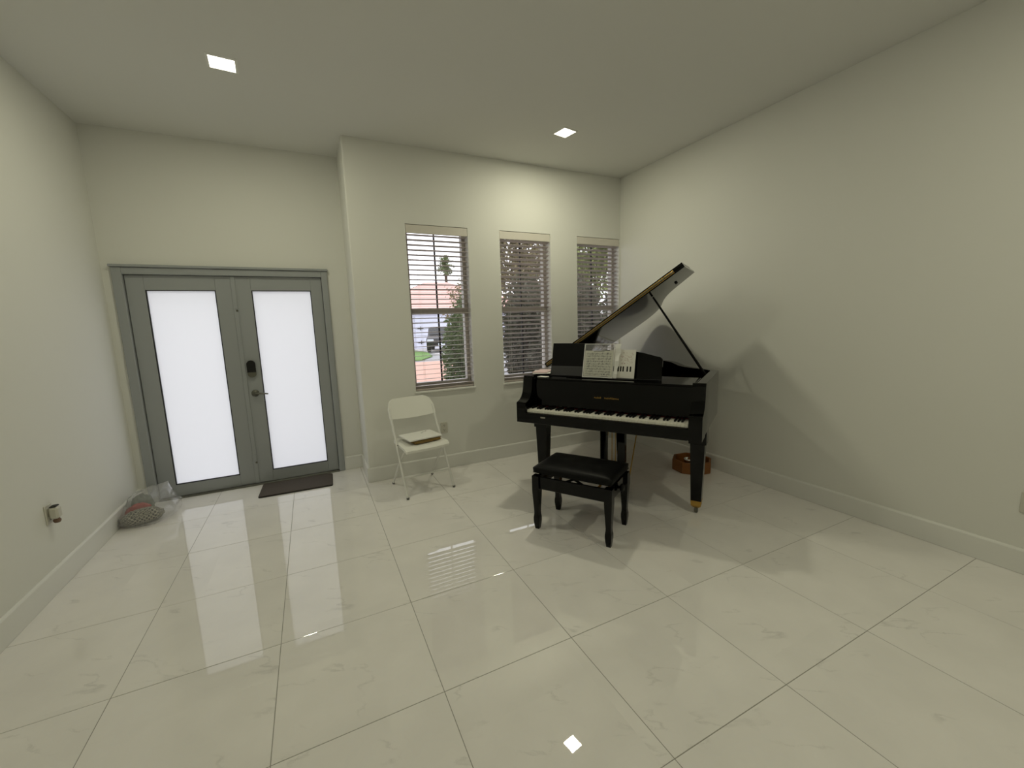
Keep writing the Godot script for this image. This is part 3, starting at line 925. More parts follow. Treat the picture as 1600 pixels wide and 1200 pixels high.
func bench() -> void:
	var pt := Transform3D(Basis(Vector3.UP, -1.010), Vector3(2.103, 0, -0.937))
	var o := placed("piano_bench", "black padded adjustable piano bench in front of the keyboard", "bench", pt * Transform3D(Basis(), Vector3(-0.043, 0, 0.232)))
	# cushion: pillowed top with rounded edge
	var st := st_new()
	var hx := 0.285
	var hz := 0.190
	var nx := 22
	var nz := 14
	st.set_smooth_group(1)
	var pos := func(i: int, j: int) -> Vector3:
		var u := -1.0 + 2.0 * i / nx
		var v := -1.0 + 2.0 * j / nz
		var eu := pow(absf(u), 10.0)
		var ev := pow(absf(v), 8.0)
		var y: float = 0.470 + 0.006 * (1.0 - u * u) * (1.0 - v * v) - 0.016 * max(eu, ev)
		# shallow stitched dimples
		for du in [-0.5, 0.0, 0.5]:
			for dv in [-0.33, 0.33]:
				y -= 0.006 * exp(-((u - du) * (u - du) * 90.0 + (v - dv) * (v - dv) * 45.0))
		return Vector3(u * hx * (1.0 - 0.010 * ev), y, v * hz * (1.0 - 0.014 * eu))
	for i in nx:
		for j in nz:
			poly(st, [pos.call(i, j), pos.call(i + 1, j), pos.call(i + 1, j + 1), pos.call(i, j + 1)], Vector3.UP)
	var loop := []
	for i in nx: loop.append(pos.call(i, 0))
	for j in nz: loop.append(pos.call(nx, j))
	for i in nx: loop.append(pos.call(nx - i, nz))
	for j in nz: loop.append(pos.call(0, nz - j))
	for k in loop.size():
		var a: Vector3 = loop[k]
		var b: Vector3 = loop[(k + 1) % loop.size()]
		poly(st, [a, b, Vector3(b.x * 0.99, 0.418, b.z * 0.99), Vector3(a.x * 0.99, 0.418, a.z * 0.99)], Vector3(a.x, 0, a.z))
	st.set_smooth_group(-1)
	poly(st, [Vector3(-hx, 0.419, -hz), Vector3(hx, 0.419, -hz), Vector3(hx, 0.419, hz), Vector3(-hx, 0.419, hz)], Vector3.DOWN)
	obj("cushion", st, M.black_leather, o)
	box("seat_board", Vector3(0, 0.411, 0), Vector3(0.50, 0.014, 0.32), M.satin_black, o, 0.003)
	# apron
	for s in [-1.0, 1.0]:
		box("apron", Vector3(0, 0.345, s * 0.172), Vector3(0.50, 0.090, 0.018), M.lacquer, o, 0.003)
		box("apron", Vector3(s * 0.262, 0.345, 0), Vector3(0.018, 0.090, 0.326), M.lacquer, o, 0.003)
	# scissor lift between apron and seat
	for s in [-1.0, 1.0]:
		st = st_new()
		tube(st, [Vector3(-0.16, 0.315, s * 0.12), Vector3(0.02, 0.402, s * 0.12)], 0.009, 6)
		tube(st, [Vector3(0.16, 0.315, s * 0.12), Vector3(-0.02, 0.402, s * 0.12)], 0.009, 6)
		obj("lift_arm", st, M.satin_black, o)
	for s in [-1.0, 1.0]:
		st = st_new()
		var turn := Transform3D(Basis(Vector3.FORWARD, s * PI / 2), Vector3(s * 0.271, 0.345, 0))
		lathe(st, [[0.010, 0.0], [0.010, 0.012], [0.026, 0.014], [0.028, 0.026], [0.022, 0.034], [0.0, 0.035]], Vector3.ZERO, 18, true, turn)
		obj("height_knob", st, M.satin_black, o)
	# legs: square block above, tapering to a turned foot
	for sx in [-1.0, 1.0]:
		for sz in [-1.0, 1.0]:
			st = st_new()
			var at := Vector3(sx * 0.262, 0, sz * 0.170)
			post(st, [[0.395, 0.026, 0.026], [0.295, 0.026, 0.026], [0.27, 0.025, 0.025], [0.15, 0.0185, 0.0185], [0.125, 0.0175, 0.0175], [0.105, 0.0185, 0.0185], [0.085, 0.0215, 0.0215], [0.06, 0.0215, 0.0215], [0.03, 0.0185, 0.0185], [0.006, 0.015, 0.015], [0.0, 0.0145, 0.0145]], at)
			obj("leg", st, M.lacquer, o)

# ------------------------------------------------------------------ folding chair
func chair() -> void:
	var o := thing("folding_chair", "white folding chair with a plastic seat beneath the first window", "chair", Vector3(1.062, 0, -2.20), deg_to_rad(8.5))
	var up := func(s: float, y: float) -> Vector3: return Vector3(s * lerpf(0.217, 0.205, y / 0.8), y, 0.222 - 0.405 * y / 0.8)
	for s in [-1.0, 1.0]:
		var st := st_new()
		tube(st, [up.call(s, 0.012), up.call(s, 0.40), up.call(s, 0.72)], 0.0105, 10)
		var fl := obj("front_leg", st, M.white_tube, o)
		st = st_new()
		lathe(st, [[0.0, 0.0], [0.012, 0.0], [0.012, 0.016], [0.0105, 0.018]], Vector3(s * 0.217, 0, 0.220), 12)
		obj("rubber_foot", st, M.grey_rubber, fl)
		st = st_new()
		tube(st, [Vector3(s * 0.178, 0.428, 0.145), Vector3(s * 0.180, 0.405, 0.135), Vector3(s * 0.187, 0.33, 0.06), Vector3(s * 0.19, 0.26, -0.01), Vector3(s * 0.195, 0.012, -0.212)], 0.0095, 10)
		var rl := obj("rear_leg", st, M.white_tube, o)
		st = st_new()
		lathe(st, [[0.0, 0.0], [0.011, 0.0], [0.011, 0.016], [0.0095, 0.018]], Vector3(s * 0.195, 0, -0.213), 12)
		obj("rubber_foot", st, M.grey_rubber, rl)
		st = st_new()
		lathe(st, [[0.0, 0.0], [0.009, 0.0], [0.007, 0.006], [0.0, 0.006]], Vector3.ZERO, 10, true, Transform3D(Basis(Vector3.FORWARD, s * PI / 2), Vector3(s * 0.205, 0.425, 0.012)))
		obj("pivot_bolt", st, M.dark_steel, o)
	var c := st_new()
	tube(c, [up.call(-1.0, 0.16), up.call(1.0, 0.16)], 0.009, 10)
	obj("crossbar", c, M.white_tube, o)
	# seat: dished shell with rounded corners and a rolled front edge
	var n := 18
	var st := st_new()
	var shape := func(i: int, j: int) -> Vector3:
		var u := -1.0 + 2.0 * i / n
		var v := -1.0 + 2.0 * j / n
		var hw := 0.198 + 0.012 * v
		var x: float = u * hw * sqrt(1.0 - 0.10 * pow(v, 8.0))
		var z: float = 0.018 + v * 0.205 * sqrt(1.0 - 0.14 * pow(u, 6.0))
		var y: float = 0.440 - 0.012 * (1 - u * u) * (1 - v * v * 0.5) - (0.022 * pow(max(v - 0.75, 0.0) * 4.0, 2.0)) - 0.008 * pow(absf(u), 10.0)
		return Vector3(x, y, z)
	st.set_smooth_group(1)
	for i in n:
		for j in n:
			poly(st, [shape.call(i, j), shape.call(i + 1, j), shape.call(i + 1, j + 1), shape.call(i, j + 1)], Vector3.UP)
	var drop := Vector3(0, -0.020, 0)
	st.set_smooth_group(2)
	for i in n:
		for j in n:
			poly(st, [shape.call(i, j) + drop, shape.call(i + 1, j) + drop, shape.call(i + 1, j + 1) + drop, shape.call(i, j + 1) + drop], Vector3.DOWN)
	st.set_smooth_group(3)
	for i in n:
		for q in [[i, 0, i + 1, 0, Vector3(0, 0, -1)], [i, n, i + 1, n, Vector3(0, 0, 1)], [0, i, 0, i + 1, Vector3(-1, 0, 0)], [n, i, n, i + 1, Vector3(1, 0, 0)]]:
			var a: Vector3 = shape.call(q[0], q[1])
			var b: Vector3 = shape.call(q[2], q[3])
			poly(st, [a, b, b + drop, a + drop], q[4])
	obj("seat", st, M.white_plastic, o)
	# backrest: curved panel, top corners rounded, lower edge bowed
	st = st_new()
	var back := func(i: int, j: int, f: float) -> Vector3:
		var u := -1.0 + 2.0 * i / n
		var v := float(j) / 6.0
		var hw: float = 0.218
		var topy: float = 0.805 - 0.085 * (1.0 - sqrt(max(0.0, 1.0 - pow(max(absf(u) - 0.62, 0.0) / 0.38, 2.0))))
		var low: float = 0.640 + 0.016 * u * u - 0.012
		var y: float = lerpf(low, topy, v)
		var z: float = 0.222 - 0.405 * y / 0.8 - 0.030 * (1.0 - u * u) + f
		return Vector3(u * hw, y, z)
	for side in 2:
		var f := 0.012 if side == 1 else -0.012
		st.set_smooth_group(1 + side)
		for i in n:
			for j in 6:
				poly(st, [back.call(i, j, f), back.call(i + 1, j, f), back.call(i + 1, j + 1, f), back.call(i, j + 1, f)], Vector3(0, 0, f))
	st.set_smooth_group(4)
	for i in n:
		poly(st, [back.call(i, 0, -0.012), back.call(i + 1, 0, -0.012), back.call(i + 1, 0, 0.012), back.call(i, 0, 0.012)], Vector3.DOWN)
		poly(st, [back.call(i, 6, -0.012), back.call(i + 1, 6, -0.012), back.call(i + 1, 6, 0.012), back.call(i, 6, 0.012)], Vector3(-1.0 + 2.0 * i / n, 1, 0))
	for j in 6:
		for i in [0, n]:
			poly(st, [back.call(i, j, -0.012), back.call(i, j + 1, -0.012), back.call(i, j + 1, 0.012), back.call(i, j, 0.012)], Vector3(-1 if i == 0 else 1, 0, 0))
	obj("backrest", st, M.white_plastic, o)
	# things on the seat
	var ct := o.transform
	var b := placed("hardcover_book", "golden brown book lying under the white pad on the folding chair", "book", ct * Transform3D(Basis(Vector3.UP, deg_to_rad(3)), Vector3(0.03, 0.441, 0.03)))
	box("cover", Vector3(0, 0.001, 0), Vector3(0.255, 0.003, 0.20), M.brown_cover, b, 0.001)
	box("cover", Vector3(0, 0.0185, 0), Vector3(0.255, 0.003, 0.20), M.brown_cover, b, 0.001)
	box("pages", Vector3(0, 0.00975, -0.002), Vector3(0.245, 0.0145, 0.194), M.brown_cover, b, 0.0)
	b = placed("paper_pad", "white pad of paper lying on the folding chair seat", "pad", ct * Transform3D(Basis(Vector3.UP, deg_to_rad(2)) * Basis(Vector3.RIGHT, deg_to_rad(0)), Vector3(0.015, 0.4745, 0.0)))
	box("pages", Vector3.ZERO, Vector3(0.31, 0.012, 0.26), M.paper, b, 0.002)
	c = st_new()
	for q in [[0.06, -0.08, 0.02], [0.085, -0.085, 0.012], [0.04, -0.055, 0.018], [0.1, -0.1, 0.01]]:
		bx(c, Vector3(q[0], 0.0065, q[1]), Vector3(q[2], 0.0008, 0.006))
	obj("ink_marks", c, M.grey_cloth, b)

# ------------------------------------------------------------------ small things
func outlet(called: String, label: String, at: Vector3, turn: float) -> Node3D:
	var o := thing(called, label, "outlet", at, turn, "wall outlets")
	box("cover_plate", Vector3(0, 0, 0.003), Vector3(0.072, 0.116, 0.006), M.outlet, o, 0.003)
	for y in [-0.024, 0.024]:
		var st := st_new()
		bx(st, Vector3(0, y, 0.0065), Vector3(0.034, 0.029, 0.003), 0.003)
		var s := obj("socket", st, M.outlet, o)
		st = st_new()
		for x in [-0.0065, 0.0065]:
			bx(st, Vector3(x, y + 0.003, 0.0082), Vector3(0.003, 0.009, 0.001))
		bx(st, Vector3(0, y - 0.008, 0.0082), Vector3(0.005, 0.005, 0.001))
		obj("socket_slot", st, M.slot, s)
	return o

func small_things() -> void:
	# door mat
	var o := thing("door_mat", "dark brown door mat lying in front of the double door", "mat", Vector3(0.025, 0, -2.815), deg_to_rad(-2.0))
	var st := st_new()
	var outline := PackedVector2Array()
	for q in [[1, -1], [1, 1], [-1, 1], [-1, -1]]:
		for k in 4:
			var base := atan2(q[1], q[0]) - PI / 4
			var a: float = base + PI / 2 * k / 3.0
			outline.append(Vector2(q[0] * 0.285 + 0.02 * cos(a), q[1] * 0.155 + 0.02 * sin(a)))
	var hull := Geometry2D.convex_hull(outline)
	hull.remove_at(hull.size() - 1)
	prism(st, hull, 0.0005, 0.008, flat_y)
	obj("backing", st, M.dark_cloth, o)
	st = st_new()
	var inner := PackedVector2Array()
	for p in hull: inner.append(p * Vector2(0.985, 0.975))
	prism(st, inner, 0.008, 0.014, flat_y)
	obj("pile", st, M.mat_pile, o)
	# outlets
	outlet("wall_outlet", "white wall outlet behind the folding chair", Vector3(1.40, 0.43, ZW), 0.0)
	outlet("wall_outlet", "white wall outlet on the bare wall past the piano, at the picture's edge", Vector3(XR, 0.40, 0.775), -PI / 2)
	outlet("wall_outlet", "wall outlet beside the door holding a plug-in freshener", Vector3(XL, 0.45, -1.765), PI / 2)
	o = thing("plug_in_freshener", "small white plug-in air freshener on the wall near the bag", "freshener", Vector3(XL + 0.0085, 0.45, -1.765), PI / 2)
	box("plug_body", Vector3(0, 0.005, 0.022), Vector3(0.052, 0.070, 0.042), M.outlet, o, 0.010)
	st = st_new()
	lathe(st, [[0.0, 0.0], [0.013, 0.0], [0.017, 0.008], [0.017, 0.018], [0.011, 0.026], [0.011, 0.030]], Vector3(0, -0.056, 0.024), 16)
	obj("oil_bottle", st, M.amber, o)
	st = st_new()
	bx(st, Vector3(0, 0.043, 0.022), Vector3(0.040, 0.008, 0.030), 0.003)
	obj("vent_cap", st, M.slot, o)
	# octagonal wooden tray by the wall, with a metal cup in it
	o = thing("wooden_tray", "low octagonal orange-brown wooden tray by the wall behind the piano leg", "tray", Vector3(3.468, 0, -1.255), 0.0)
	st = st_new()
	lathe(st, [[0.0, 0.0], [0.175, 0.0], [0.182, 0.006], [0.182, 0.105], [0.178, 0.11], [0.164, 0.11], [0.160, 0.106], [0.160, 0.02], [0.0, 0.02]], Vector3.ZERO, 8, false, Transform3D(Basis(Vector3.UP, 0.25), Vector3.ZERO))
	obj("tray_body", st, M.orange_wood, o)
	o = thing("metal_cup", "shiny metal cup standing inside the wooden tray", "cup", Vector3(3.375, 0.02, -1.215), 0.0)
	st = st_new()
	lathe(st, [[0.0, 0.0], [0.030, 0.0], [0.036, 0.02], [0.038, 0.105], [0.040, 0.115], [0.037, 0.115], [0.034, 0.02], [0.0, 0.006]], Vector3.ZERO, 22)
	obj("cup_body", st, M.chrome, o)
	bag()

func blob(called: String, m: Material, parent: Node3D, c: Vector3, r: Vector3, lump: float, seed_: int, flat_base := true, nu := 28, nv := 18) -> MeshInstance3D:
	var noise := FastNoiseLite.new()
	noise.seed = seed_
	noise.frequency = 1.1
	noise.fractal_octaves = 3
	var st := st_new()
	st.set_smooth_group(1)
	var at := func(i: int, j: int) -> Vector3:
		var a := TAU * (i % nu) / nu
		var b := PI * j / nv - PI / 2
		var d := Vector3(cos(a) * cos(b), sin(b), sin(a) * cos(b))
		var p := d * (1.0 + lump * noise.get_noise_3dv(d * 1.8))
		p = c + p * r
		if flat_base:
			p.y = max(p.y, 0.002)
		return p
	for i in nu:
		for j in nv:
			var p := [at.call(i, j), at.call(i + 1, j), at.call(i + 1, j + 1), at.call(i, j + 1)]
			if j == 0: p.remove_at(1)
			elif j == nv - 1: p.remove_at(3)
			poly(st, p, (p[0] + p[1] + p[2]) / 3.0 - c)
	return obj(called, st, m, parent)

func bag() -> void:
	# patterned pouch and folded cloths lie inside a thin clear bag
	var o := thing("patterned_pouch", "brown pouch with a pale lattice pattern inside the clear bag", "pouch", Vector3(-1.052, 0, -2.585), 0.35)
	blob("pouch_body", M.lattice_cloth, o, Vector3(0, 0.054, 0), Vector3(0.132, 0.060, 0.080), 0.12, 3)
	o = thing("red_cloth", "small red folded cloth beside the patterned pouch in the bag", "cloth", Vector3(-1.105, 0, -2.688), 0.45)
	blob("cloth_body", M.red_cloth, o, Vector3(0, 0.060, 0), Vector3(0.080, 0.066, 0.026), 0.25, 8)
	o = thing("grey_cloth", "grey rounded cloth bundle at the wall side of the bag", "cloth", Vector3(-1.105, 0, -2.785), 0.2)
	blob("cloth_body", M.grey_cloth, o, Vector3(0, 0.085, 0), Vector3(0.072, 0.085, 0.050), 0.35, 12)
	o = thing("plastic_bag", "crumpled clear plastic bag on the floor beside the door", "bag", Vector3(-1.03, 0, -2.70), 0.0)
	var noise := FastNoiseLite.new()
	noise.seed = 21
	noise.frequency = 2.2
	noise.fractal_octaves = 3
	noise.fractal_type = FastNoiseLite.FRACTAL_RIDGED
	var st := st_new()
	st.set_smooth_group(1)
	var nu := 44
	var nv := 26
	var at := func(i: int, j: int) -> Vector3:
		var a := TAU * (i % nu) / nu
		var b := PI * j / nv - PI / 2
		var d := Vector3(cos(a) * cos(b), sin(b), sin(a) * cos(b))
		var p := d * (0.97 + 0.12 * noise.get_noise_3dv(d * 0.9))
		var wide := 1.0 + 0.9 * clampf(-d.y, 0.0, 0.75)      # sags out over the floor
		p *= Vector3(0.155 * wide, 0.118, 0.225 * wide)
		p.y += 0.108
		# the knotted opening pulled up towards the door
		var peak := Vector3(0.125, 0.262, -0.06)
		var pull := exp(-(d - peak.normalized()).length_squared() * 3.2)
		p = p.lerp(peak, pull * 0.92)
		p.y = max(p.y, 0.0015)
		p.x = clampf(p.x, -0.152, 0.18)
		p.z = clampf(p.z, -0.268, 0.235)
		return p
	for i in nu:
		for j in nv:
			var p := [at.call(i, j), at.call(i + 1, j), at.call(i + 1, j + 1), at.call(i, j + 1)]
			if j == 0: p.remove_at(1)
			elif j == nv - 1: p.remove_at(3)
			poly(st, p, (p[0] + p[1] + p[2]) / 3.0 - Vector3(0, 0.10, 0))
	obj("bag_film", st, M.plastic_film, o)

# ------------------------------------------------------------------ outside the windows
const GY := -0.15

func ground_patch(called: String, label: String, category: String, pts: Array, y: float, m: Material) -> void:
	var st := st_new()
	var p := PackedVector2Array()
	for q in pts: p.append(Vector2(q[0], q[1]))
	prism(st, p, y - 0.04, y, flat_y)
	tag(obj(called, st, m), label, category, "", "structure")

func leaves(st: SurfaceTool, r: RandomNumberGenerator, c: Vector3, rad: Vector3, count: int, size: float, shell := 0.55) -> void:
	for k in count:
		var d := Vector3(r.randfn(), r.randfn(), r.randfn()).normalized()
		var p := c + d * rad * lerpf(shell, 1.0, r.randf())
		if p.y < GY + 0.03: p.y = GY + 0.03 + r.randf() * 0.1
		var b := Basis.from_euler(Vector3(r.randf() * TAU, r.randf() * TAU, r.randf() * TAU))
		var s := size * r.randf_range(0.7, 1.3)
		poly(st, [p + b * Vector3(-s, 0, 0), p + b * Vector3(0, 0.25 * s, -s * 0.42), p + b * Vector3(s, 0, 0), p + b * Vector3(0, 0.25 * s, s * 0.42)], d)

func shrub(label: String, at: Vector3, rad: Vector3, m: Material, s: int, count: int, size := 0.05) -> void:
	var r := RandomNumberGenerator.new()
	r.seed = s
	var o := thing("shrub", label, "shrub", at, 0.0, "shrubs growing outside the windows")
	var st := st_new()
	for k in 5:
		var e := Vector3(r.randf_range(-0.6, 0.6) * rad.x, rad.y * r.randf_range(0.9, 1.5), r.randf_range(-0.6, 0.6) * rad.z)
		tube(st, [Vector3(0, -0.03, 0), e * 0.5 + Vector3(0.02, 0, 0), e], 0.025, 6, 0.008)
	obj("stem", st, M.bark, o)
	st = st_new()
	for k in count:
		var d := Vector3(r.randfn(), r.randfn(), r.randfn()).normalized()
		var p := Vector3(0, rad.y, 0) + d * rad * pow(r.randf(), 0.33) * r.randf_range(0.9, 1.06)
		p.y = max(p.y, 0.03)
		var b := Basis.from_euler(Vector3(r.randf() * TAU, r.randf() * TAU, r.randf() * TAU))
		var z := size * r.randf_range(0.7, 1.3)
		poly(st, [p + b * Vector3(-z, 0, 0), p + b * Vector3(0, 0.25 * z, -z * 0.45), p + b * Vector3(z, 0, 0), p + b * Vector3(0, 0.25 * z, z * 0.45)], d)
	obj("foliage", st, m, o).set_meta("kind", "stuff")

func tree(label: String, at: Vector3, height: float, spread: float, m: Material, s: int, count: int, size: float) -> void:
	var r := RandomNumberGenerator.new()
	r.seed = s
	var o := thing("tree", label, "tree", at, 0.0, "trees outside the windows")
	var st := st_new()
	var fork := Vector3(0.1, height * 0.42, 0.0)
	tube(st, [Vector3(0, -0.05, 0), Vector3(0.04, height * 0.2, 0.03), fork], 0.11, 8, 0.07)
	obj("trunk", st, M.bark, o)
	var tips := []
	for k in 9:
		st = st_new()
		var a := TAU * k / 9.0 + r.randf() * 0.5
		var e := fork + Vector3(cos(a) * spread * r.randf_range(0.5, 0.95), height * r.randf_range(0.15, 0.58), sin(a) * spread * r.randf_range(0.5, 0.95))
		tube(st, [fork, (fork + e) * 0.5 + Vector3(0, 0.12 * height * r.randf(), 0), e], 0.035, 6, 0.008)
		for q in 3:
			var f := e + Vector3(r.randf_range(-0.5, 0.5), r.randf_range(-0.1, 0.5), r.randf_range(-0.5, 0.5)) * spread * 0.5
			tube(st, [fork.lerp(e, 0.7), f], 0.010, 5, 0.004)
			tips.append(f)
		tips.append(e)
		obj("branch", st, M.bark, o)
	st = st_new()
	for t in tips:
		leaves(st, r, t, Vector3.ONE * spread * 0.30, count / tips.size() / 2, size, 0.0)
	leaves(st, r, fork + Vector3(0, height * 0.24, 0), Vector3(spread * 0.95, height * 0.33, spread * 0.95), count / 2, size, 0.0)
	obj("foliage", st, m, o).set_meta("kind", "stuff")

func outside() -> void:
	mat("bark", Color(0.30, 0.24, 0.19), 0.9)
	mat("lawn", Color(0.36, 0.50, 0.22), 0.95)
	mat("street", Color(0.58, 0.58, 0.58), 0.9)
	mat("pavers", Color(0.78, 0.62, 0.55), 0.9)
	mat("concrete", Color(0.74, 0.73, 0.72), 0.9)
	mat("house_wall", Color(0.80, 0.80, 0.86), 0.8)
	mat("garage_white", Color(0.86, 0.87, 0.93), 0.6)
	mat("clay_roof", Color(0.84, 0.70, 0.66), 0.8)
	mat("car_paint", Color(0.10, 0.09, 0.10), 0.25)
	mat("car_glass", Color(0.05, 0.06, 0.07), 0.05)
	mat("tyre", Color(0.04, 0.04, 0.04), 0.9)
	mat("head_lamp", Color(0.80, 0.82, 0.85), 0.2)
	mat("hedge_leaf", Color(0.27, 0.33, 0.16), 0.6)
	mat("dark_leaf", Color(0.24, 0.24, 0.17), 0.7)
	mat("light_leaf", Color(0.44, 0.47, 0.24), 0.6)
	mat("rust_leaf", Color(0.43, 0.39, 0.27), 0.7)
	mat("palm_leaf", Color(0.38, 0.42, 0.28), 0.6)
	for k in ["hedge_leaf", "light_leaf", "rust_leaf", "palm_leaf", "dark_leaf"]:
		var m: StandardMaterial3D = M[k]
		m.cull_mode = BaseMaterial3D.CULL_DISABLED
		m.backlight_enabled = true
		m.backlight = Color(m.albedo_color.r * 0.7, m.albedo_color.g * 0.75, m.albedo_color.b * 0.5)
	ground_patch("ground", "grey street and ground outside the house", "ground", [[-60, -3.3], [60, -3.3], [60, -90], [-60, -90]], GY - 0.02, M.street)
	ground_patch("lawn", "green lawn in front of the neighbouring house", "lawn", [[0.0, -18.2], [4.9, -17.9], [6.0, -20.0], [6.55, -23.0], [6.3, -26.0], [0.0, -27.5]], GY + 0.05, M.lawn)
	ground_patch("driveway", "pinkish paved driveway outside the first window", "driveway", [[1.0, -9.0], [5.0, -9.0], [7.5, -16.6], [1.0, -17.4]], GY + 0.02, M.pavers)
	ground_patch("garage_apron", "pale concrete drive in front of the neighbouring garage", "driveway", [[6.7, -20.0], [12.5, -20.0], [12.5, -28.2], [6.7, -28.2]], GY + 0.02, M.concrete)
	var ev := box("added_eave", Vector3(2.9, 2.86, -3.25), Vector3(4.5, 0.14, 1.0), M.house_wall, null, 0.01)  # added out of view to keep skylight off the window slats
	tag(ev, "unseen overhang added above the three windows to shade the blinds", "added_eave", "", "structure")
	# neighbouring house
	var h := thing("neighbour_house", "house with a pink clay roof and white garage seen through the first window", "house", Vector3(0, GY, 0))
	box("house_wall", Vector3(10.5, 1.35, -34.5), Vector3(13.0, 2.7, 12.4), M.house_wall, h, 0.0)
	box("garage_door", Vector3(9.4, 1.15, -28.28), Vector3(4.6, 2.3, 0.06), M.garage_white, h, 0.01)
	for q in [[7.45, 1.45], [7.45, 0.45], [11.3, 1.45], [11.3, 0.45]]:
		var st := st_new()
		bx(st, Vector3(q[0], q[1], -28.22), Vector3(0.42, 0.06, 0.03), 0.01)
		bx(st, Vector3(q[0] + 0.02, q[1], -28.22), Vector3(0.06, 0.26, 0.03), 0.01)
		obj("strap_hinge", st, M.muntin, h)
	for k in 4:
		box("door_groove", Vector3(9.4, 0.45 + k * 0.48, -28.243), Vector3(4.6, 0.018, 0.012), M.street, h, 0.0)
	box("fascia", Vector3(10.5, 2.78, -28.0), Vector3(13.8, 0.16, 0.12), M.garage_white, h, 0.01)
	# hip roof: courses of clay tile as stepped bands
	var courses := 16
	var e0 := [3.6, 17.4, -27.95, -41.0]
	for k in courses:
		var st := st_new()
		var t0 := float(k) / courses
		var t1 := float(k + 1) / courses
		var d0 := 6.1 * t0
		var d1 := 6.1 * t1
		var y0 := 2.80 + 2.5 * t0
		var y1 := 2.80 + 2.5 * t1
		var a := [e0[0] + d0, e0[1] - d0, e0[2] - d0, e0[3] + d0]
		var b := [e0[0] + d1, e0[1] - d1, e0[2] - d1, e0[3] + d1]
		poly(st, [Vector3(a[0], y0 + 0.07, a[2]), Vector3(a[1], y0 + 0.07, a[2]), Vector3(b[1], y1 + 0.02, b[2]), Vector3(b[0], y1 + 0.02, b[2])], Vector3(0, 1, 1))
		poly(st, [Vector3(a[0], y0, a[2]), Vector3(a[1], y0, a[2]), Vector3(a[1], y0 + 0.07, a[2]), Vector3(a[0], y0 + 0.07, a[2])], Vector3(0, 0, 1))
		poly(st, [Vector3(a[0], y0 + 0.07, a[3]), Vector3(a[1], y0 + 0.07, a[3]), Vector3(b[1], y1 + 0.02, b[3]), Vector3(b[0], y1 + 0.02, b[3])], Vector3(0, 1, -1))
		poly(st, [Vector3(a[0], y0 + 0.07, a[2]), Vector3(a[0], y0 + 0.07, a[3]), Vector3(b[0], y1 + 0.02, b[3]), Vector3(b[0], y1 + 0.02, b[2])], Vector3(-1, 1, 0))
		poly(st, [Vector3(a[1], y0 + 0.07, a[2]), Vector3(a[1], y0 + 0.07, a[3]), Vector3(b[1], y1 + 0.02, b[3]), Vector3(b[1], y1 + 0.02, b[2])], Vector3(1, 1, 0))
		obj("roof_course", st, M.clay_roof, h)
	car()
	palm()
	tree("small tree with rusty thin foliage seen right of the palm", Vector3(6.15, GY, -15.0), 3.2, 1.0, M.rust_leaf, 5, 1100, 0.07)
	tree("leafy tree rising above the shrubs seen through the middle window", Vector3(6.35, GY, -10.4), 5.2, 1.5, M.rust_leaf, 8, 4600, 0.085)
	tree("green tree seen at the top of the corner window", Vector3(12.3, GY, -14.6), 6.4, 2.3, M.light_leaf, 9, 8500, 0.11)
	shrub("dark green shrub filling the lower corner of the first window", Vector3(2.66, GY, -5.5), Vector3(0.36, 0.98, 0.42), M.hedge_leaf, 2, 2600)
	shrub("olive shrub just past the dark shrub of the first window", Vector3(3.62, GY, -7.3), Vector3(0.56, 1.30, 0.5), M.hedge_leaf, 3, 2800, 0.06)
	shrub("dense brown-green shrub low in the middle window", Vector3(4.25, GY, -5.9), Vector3(0.56, 1.20, 0.5), M.dark_leaf, 4, 3800, 0.06)
	shrub("dense dark shrub outside between the middle and corner windows", Vector3(5.55, GY, -5.9), Vector3(0.56, 1.22, 0.5), M.dark_leaf, 6, 3800, 0.06)
	shrub("dense dark shrub low in the corner window", Vector3(6.85, GY, -5.9), Vector3(0.56, 1.20, 0.5), M.dark_leaf, 7, 3800, 0.06)
	shrub("dark shrub at the far end of the front row", Vector3(8.15, GY, -5.9), Vector3(0.56, 1.22, 0.5), M.dark_leaf, 10, 3000, 0.06)
	shrub("taller shrub behind the middle window's brown-green shrub", Vector3(5.0, GY, -7.5), Vector3(0.62, 1.42, 0.5), M.dark_leaf, 12, 3800, 0.065)
	shrub("taller shrub behind the front row, towards the corner window", Vector3(6.5, GY, -7.5), Vector3(0.62, 1.42, 0.5), M.dark_leaf, 13, 3800, 0.065)
	shrub("taller shrub behind the corner window's dark shrub", Vector3(8.0, GY, -7.5), Vector3(0.62, 1.42, 0.5), M.dark_leaf, 14, 3800, 0.065)
	shrub("tall shrub at the far end of the back row", Vector3(9.5, GY, -7.5), Vector3(0.62, 1.42, 0.5), M.dark_leaf, 15, 3400, 0.065)

